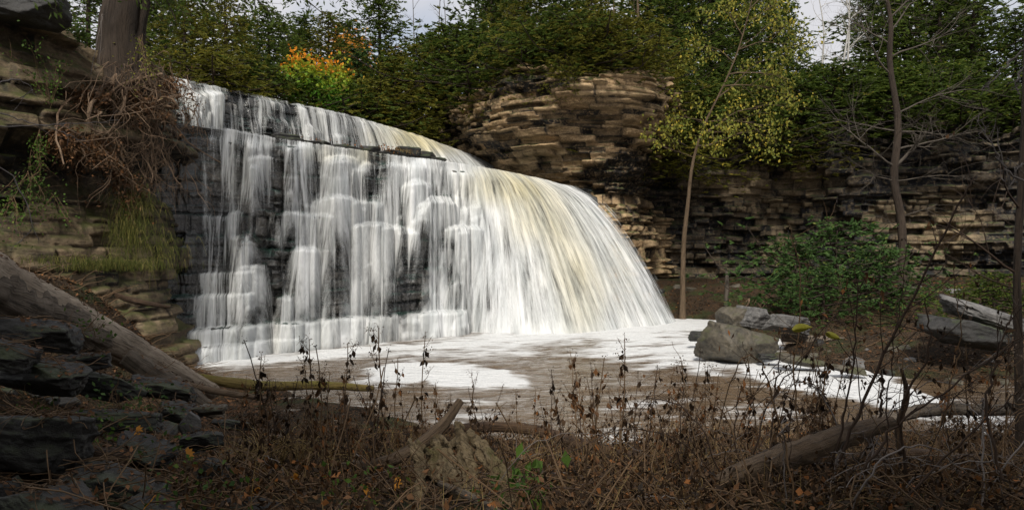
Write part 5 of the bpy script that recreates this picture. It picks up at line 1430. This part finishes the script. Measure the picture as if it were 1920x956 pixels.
# two yellow leaves on a stem close to the lens
lm = MB(); _q = np.linspace(0, 1, 7)[:, None, None]; _v = np.linspace(-1, 1, 5)[None, :, None]
_L = np.concatenate([(_q - .5) * .085 + 0 * _v, .03 * np.abs(_v) + .02 * np.sin(_q * 5), .022 * _v * np.sin(np.pi * np.clip(_q, .03, .98)) ** .8 + .02 * _q], -1)
lm.add(_L, grid_quads(7, 5), .3)
for (px, py, Y, a, lab) in ((1505, 620, 3.6, 0, 'bright yellow leaf on a thin stem at the right'), (1562, 632, 3.6, .7, 'second smaller olive yellow leaf right of the bright one')):
    lo = lm.build('yellow_leaf', mat_leaf('yellow leaf', (.26, .25, .03), (.36, .32, .04), trans=.2)); lo.location = at(px, py, Y); lo.rotation_euler = (0, a, 0); lo.scale = (1, 1, 1) if a == 0 else (.8, .8, .8)
    tag(lo, lab, 'leaf')
# dry grass clump left of centre
for k, (px, Y, n, ln, sp_, lab) in enumerate(((520, 7.2, 340, 1.0, .28, 'tall ochre dry grass clump right of the black rocks'), (600, 8.2, 200, .6, .35, 'smaller ochre dry grass clump behind the tall one'), (470, 8.6, 120, .5, .3, 'dry grass tuft beside the end of the big log'),
                                              (1120, 9.6, 160, .4, .6, 'low straw tuft on the near shore'), (1010, 7.4, 160, .35, .5, 'low straw tuft right of the stump'), (740, 9.4, 160, .4, .6, 'low straw tuft behind the curved branch'))):
    x = (px - 960) / FPX * Y
    o, b = grass_clump('dry_grass', px, 800, Y, n, ln, M['straw'], lab, sp_, .55, seed=k, z=gz(x, Y) - .03, group='dry grass on the near bank'); o.location = (x, Y, b[2])
# green herbs at the lower left and bottom
HB = [(228, 752, 6.8, 'ferny green herb growing between the black rocks'), (205, 790, 6.5, 'green herb below the ferny one'), (130, 820, 5.6, 'green seedling beside the largest black boulder'), (300, 838, 6.2, 'small three-leaved green herb on the flat rock'),
      (330, 900, 5.2, 'green herb at the bottom near the rounded stone'), (400, 940, 4.8, 'green leaves at the bottom edge below the dry grass'), (340, 945, 4.7, 'pale green broad leaf at the bottom edge'), (70, 750, 6.6, 'dull green herb near the left edge'),
      (985, 905, 5.3, 'broad-leaved green plant right of the stump'), (955, 935, 5.1, 'small green sprouts under the right side of the stump'), (640, 945, 4.9, 'green sprouts at the bottom left of the stump'), (170, 600, 8.4, 'green sprig on the rocks by the big log'), (290, 760, 7.6, 'tiny green herb right of the ferny one'), (700, 930, 5.0, 'green grass sprout below the curved branch')]
for k, (px, py, Y, lab) in enumerate(HB):
    r_ = sprig('green_herb', px, py, Y, 60, 34, 34, M['green_leaf'] if k % 3 else M['cedar_bright'], lab, size=.05 if k != 8 else .11, seed=k, stems=7, group='green herbs on the near bank')

# ------------------------------------------------------------ litter: leaves, twigs, matted stalks
rs = np.random.RandomState(15)
def scatter(n, box, keep=lambda x, y: True):
    x = rs.uniform(box[0], box[1], n); y = rs.uniform(box[2], box[3], n)
    x = x * (y / box[3]) ** .6
    d = poly_sd(x, y, POOL); k = (d > -.1); x, y = x[k], y[k]
    return x, y, ground_z(x, y)
mb = MB()
for n, box, sz in ((15000, (-9, 11, 4, 14), .05), (4000, (-12, -6, 12, 21), .09), (7000, (7, 34, 18, 44), .13)):
    x, y, z = scatter(n, box); n = len(x)
    C = np.stack([x, y, z + .012 + .02 * rs.rand(n)], 1); a = rs.uniform(0, 6.28, n)
    D = np.stack([np.cos(a), np.sin(a), rs.normal(0, .35, n)], 1); S = np.stack([-np.sin(a), np.cos(a), rs.normal(0, .4, n)], 1)
    mb.leaves(C, D, S, rs.uniform(.6, 1.4, n) * sz, rs.uniform(.4, .9, n) * sz, rs.beta(1.2, 2.2, n), rs.choice([-.25, .25]))
x, y, z = scatter(2600, (-5, 10.5, 4.2, 13.3)); n = len(x)
C = np.stack([x, y, z + rs.uniform(.05, .28, n)], 1)
mb.leaves(C, rs.normal(0, 1, (n, 3)), rs.normal(0, 1, (n, 3)), rs.uniform(.035, .08, n), rs.uniform(.02, .05, n), rs.uniform(.5, 1, n), .25)
tag(mb.build('fallen_leaves', M['dead_leaf'], smooth=False), 'brown and rust fallen leaves littering the banks', 'leaf litter', kind='stuff')
mb = MB()
n = 5200
Cx = rs.uniform(-9.5, 10, n); Cy = rs.uniform(4.2, 13.5, n); Cx = Cx * (Cy / 13.5) ** .7
dd = poly_sd(Cx, Cy, POOL); k = (dd > -.25) & ((Cx > -3.0) | (rs.rand(n) < .25)); Cx, Cy = Cx[k], Cy[k]; Cz = ground_z(Cx, Cy)
q = np.linspace(-.5, .5, 5)
for x, y, z in zip(Cx, Cy, Cz):
    a = rs.uniform(0, 3.14); l = rs.uniform(.15, .8); e = rs.normal(0, .5)
    P = np.stack([math.cos(a) * q * l, math.sin(a) * q * l, e * q * l + .25 * l * (.25 - q ** 2)], 1) + rs.normal(0, .012, (5, 3)) + [x, y, z + abs(e) * l * .3 + .02]
    mb.tube(P, rs.uniform(.002, .007), 3, rs.rand())
tag(mb.build('matted_twigs', M['twig']), 'matted dead twigs and stalks covering the near bank', 'undergrowth', kind='stuff')
mb = MB(); n = 11000
Cx = rs.uniform(-4.5, 10, n); Cy = rs.uniform(4.2, 13.2, n); Cx = Cx * (Cy / 13.5) ** .7
dd = poly_sd(Cx, Cy, POOL); k = (dd > -.2); k &= ~((np.abs(px_of(Cx, Cy) - 870) < 110) & (Cy < 6.8)); Cx, Cy = Cx[k], Cy[k]; Cz = ground_z(Cx, Cy)
n = len(Cx); hh_ = rs.uniform(.0, .27, n)
for j in range(3):
    C = np.stack([Cx, Cy, Cz + hh_], 1) + rs.normal(0, .03, (n, 3)); 
    mb.leaves(C, rs.normal(0, .6, (n, 3)) + [0, 0, -.7], rs.normal(0, 1, (n, 3)), rs.uniform(.03, .08, n), rs.uniform(.012, .035, n), rs.rand(n), .3)
tag(mb.build('dead_undergrowth', M['dark_leaf'], smooth=False), 'dark shrivelled undergrowth leaves of the near bank', 'undergrowth', kind='stuff')
mb = MB(); n = 1500
Cx = rs.uniform(-4.2, 9.5, n); Cy = rs.uniform(4.6, 13.2, n); Cx = Cx * (Cy / 13.5) ** .7
dd = poly_sd(Cx, Cy, POOL); k = (dd > -.1); Cx, Cy = Cx[k], Cy[k]; Cz = ground_z(Cx, Cy)
for x, y, z in zip(Cx, Cy, Cz):
    a = rs.uniform(0, 6.28); l = rs.uniform(.2, .7) * (1 if y > 7 else .6); b_ = rs.uniform(.1, 1); qq = q + .5
    P = np.stack([math.cos(a) * qq ** 1.5 * l * b_, math.sin(a) * qq ** 1.5 * l * b_, l * (qq - .45 * b_ * qq ** 2)], 1) + [x, y, z - .02]
    mb.tube(P, np.linspace(.004, .0015, 5), 3, rs.rand())
tag(mb.build('dry_stalks', M['straw']), 'fine dry straw coloured stalks all over the near bank', 'undergrowth', kind='stuff')
# debris slope of the left bank and right bank brush
mb = MB()
for (n, xr, yr, L0) in ((520, (-11, -7.2), (13, 20), .9), (700, (7, 13), (9, 17), .9), (500, (9, 26), (19, 33), 1.3)):
    Cx, Cy = rs.uniform(*xr, n), rs.uniform(*yr, n); dd = poly_sd(Cx, Cy, POOL); k = dd > 0; Cx, Cy = Cx[k], Cy[k]; Cz = ground_z(Cx, Cy)
    for x, y, z in zip(Cx, Cy, Cz):
        a = rs.uniform(0, 6.28); l = rs.uniform(.3, 1) * L0; e = rs.uniform(-.1, .9)
        qq = q + .5
        P = np.stack([math.cos(a) * qq * l, math.sin(a) * qq * l, e * qq * l * (1 - .4 * qq)], 1) + rs.normal(0, .02, (5, 3)) + [x, y, z]
        mb.tube(P, np.linspace(.012, .004, 5) * rs.uniform(.5, 1.5), 3, rs.rand())
tag(mb.build('brushwood', M['twig']), 'tangled dead brush on the left debris slope and the right bank', 'undergrowth', kind='stuff')
# leaves and twigs lying on the rocks and the big log at the lower left
bpy.context.view_layer.update()
rk = [o for o in col.objects if o.type == 'MESH' and o.parent is None and (o.name.startswith(('boulder', 'stone', 'fallen_log'))) and o.location.y < 13 and o.location.x < 0]
inv = [(o, o.matrix_world.copy(), o.matrix_world.inverted()) for o in rk]
mb, tw = MB(), MB()
for j in range(5500):
    px = rs.uniform(-20, 470); Y = rs.uniform(4, 12.5); x = (px - 960) / FPX * Y
    best = None
    for o, mw, iv in inv:
        if abs(mw.translation.x - x) > 1.6 and 'log' not in o.name: continue
        ok, loc, nrm, _ = o.ray_cast(iv @ Vector((x, Y, 6)), iv.to_3x3() @ Vector((0, 0, -1)))
        if ok:
            w = mw @ loc
            if best is None or w.z > best[0].z: best = (w, (mw.to_3x3() @ nrm).normalized())
    if best is None or best[1].z < .55: continue
    w, nn_ = best; w = np.array(w) + np.array(nn_) * .012
    if rs.rand() < .68:
        a = rs.normal(0, 1, 3); a -= np.array(nn_) * (a @ np.array(nn_)); b_ = np.cross(nn_, a)
        sz_ = rs.uniform(.03, .075); mb.leaves([w], [a + .2 * rs.normal(0, 1, 3)], [b_], sz_, sz_ * rs.uniform(.4, .8), rs.beta(1.3, 1.8), .25)
    else:
        a = rs.normal(0, 1, 3); a[2] *= .25; a /= np.linalg.norm(a); l = rs.uniform(.08, .45)
        tw.tube(w + a * (q * l)[:, None] + rs.normal(0, .01, (5, 3)) + [0, 0, .015], rs.uniform(.002, .005), 3, rs.rand())
tag(mb.build('rock_litter', M['dead_leaf'], smooth=False), 'dead leaves caught on the black rocks of the left foreground', 'leaf litter', kind='stuff')
tag(tw.build('rock_twigs', M['twig']), 'dead twigs lying over the black rocks of the left foreground', 'undergrowth', kind='stuff')
# bright orange leaves singled out
lm = MB(); rs2 = np.random.RandomState(1)
pts_ = []
for j in range(5):
    a = -1.2 + j * .6; lm.leaves([(math.cos(a) * .03, math.sin(a) * .03, 0)], [(math.cos(a), math.sin(a), .1)], [(-math.sin(a), math.cos(a), 0)], .07, .035, .6, .2)
lme = lm.mesh('maple_leaf', smooth=False); lme.materials.append(M['orange_leaf'])
for k, (px, py, Y, lab) in enumerate([(255, 808, 6.3, 'orange maple leaf lying on the flat black rock'), (684, 922, 5.1, 'orange maple leaf on the ground left of the stump'), (478, 905, 5.2, 'orange leaf below the dry grass clump'), (560, 895, 5.3, 'orange leaf right of the dry grass clump'),
                                      (485, 920, 5.0, 'orange leaf at the bottom under the dry grass'), (282, 940, 4.5, 'small orange leaf on the rounded black stone'), (740, 905, 5.4, 'orange brown leaf just left of the stump'), (350, 850, 6.0, 'rust leaf by the end of the short dark log')]):
    o = bpy.data.objects.new('maple_leaf', lme); col.objects.link(o); o.location = at(px, py, Y); o.rotation_euler = (R(50), 0, k); tag(o, lab, 'leaf', 'orange leaves on the near bank')

# broken rock rim with leaves and grass on the lip of the lower tier
rs = np.random.RandomState(31)
Lr, Br = ctrl(LOW, np.linspace(.16, .56, 60)); Nr = Br[:, :2] - Lr[:, :2]; Nr /= np.linalg.norm(Nr, axis=1)[:, None]
for k, f in enumerate((0, 5, 12, 19, 26, 31, 36, 41, 45, 49, 53, 57)):
    wd = rs.uniform(.7, 1.4); hh2 = rs.uniform(.14, .30) * (1.5 if k > 6 else 1)
    me = rock_mesh('rim_rock', 820 + k, (wd * 1.2, .9, hh2 * 1.6), res=16, planes=8, layered=.1)
    o = link('rim_rock', me, M['boulder_dark']); o.location = (Lr[f, 0] - Nr[f, 0] * .75, Lr[f, 1] - Nr[f, 1] * .75, Lr[f, 2] + hh2 * .8); o.rotation_euler = (0, 0, R(42) + rs.normal(0, .15))
    tag(o, 'low dark rock on the dry rim between the two tiers', 'rock', 'rocks on the rim between the tiers')
mb = MB()
for k in range(260):
    f = rs.choice([rs.randint(0, 60), rs.randint(34, 52)]); c0 = np.array([Lr[f, 0] - Nr[f, 0] * .5, Lr[f, 1] - Nr[f, 1] * .5, Lr[f, 2] + .28]) + rs.normal(0, .12, 3)
    mb.leaves([c0], [rs.normal(0, 1, 3)], [rs.normal(0, 1, 3)], .10, .06, .5 + .5 * rs.rand(), .2)
tag(mb.build('rim_leaves', M['dead_leaf'], smooth=False), 'rust leaves lying on the dry rim between the two tiers', 'leaf litter', kind='stuff')
i_m = 42
o, b = grass_clump('rim_grass', 690, 270, 29.6, 120, .5, M['straw'], 'orange-brown grass tuft on the rim between the two tiers', .35, .9, seed=3)
o.location = (Lr[i_m, 0] - Nr[i_m, 0] * .6, Lr[i_m, 1] - Nr[i_m, 1] * .6, Lr[i_m, 2] + .25)
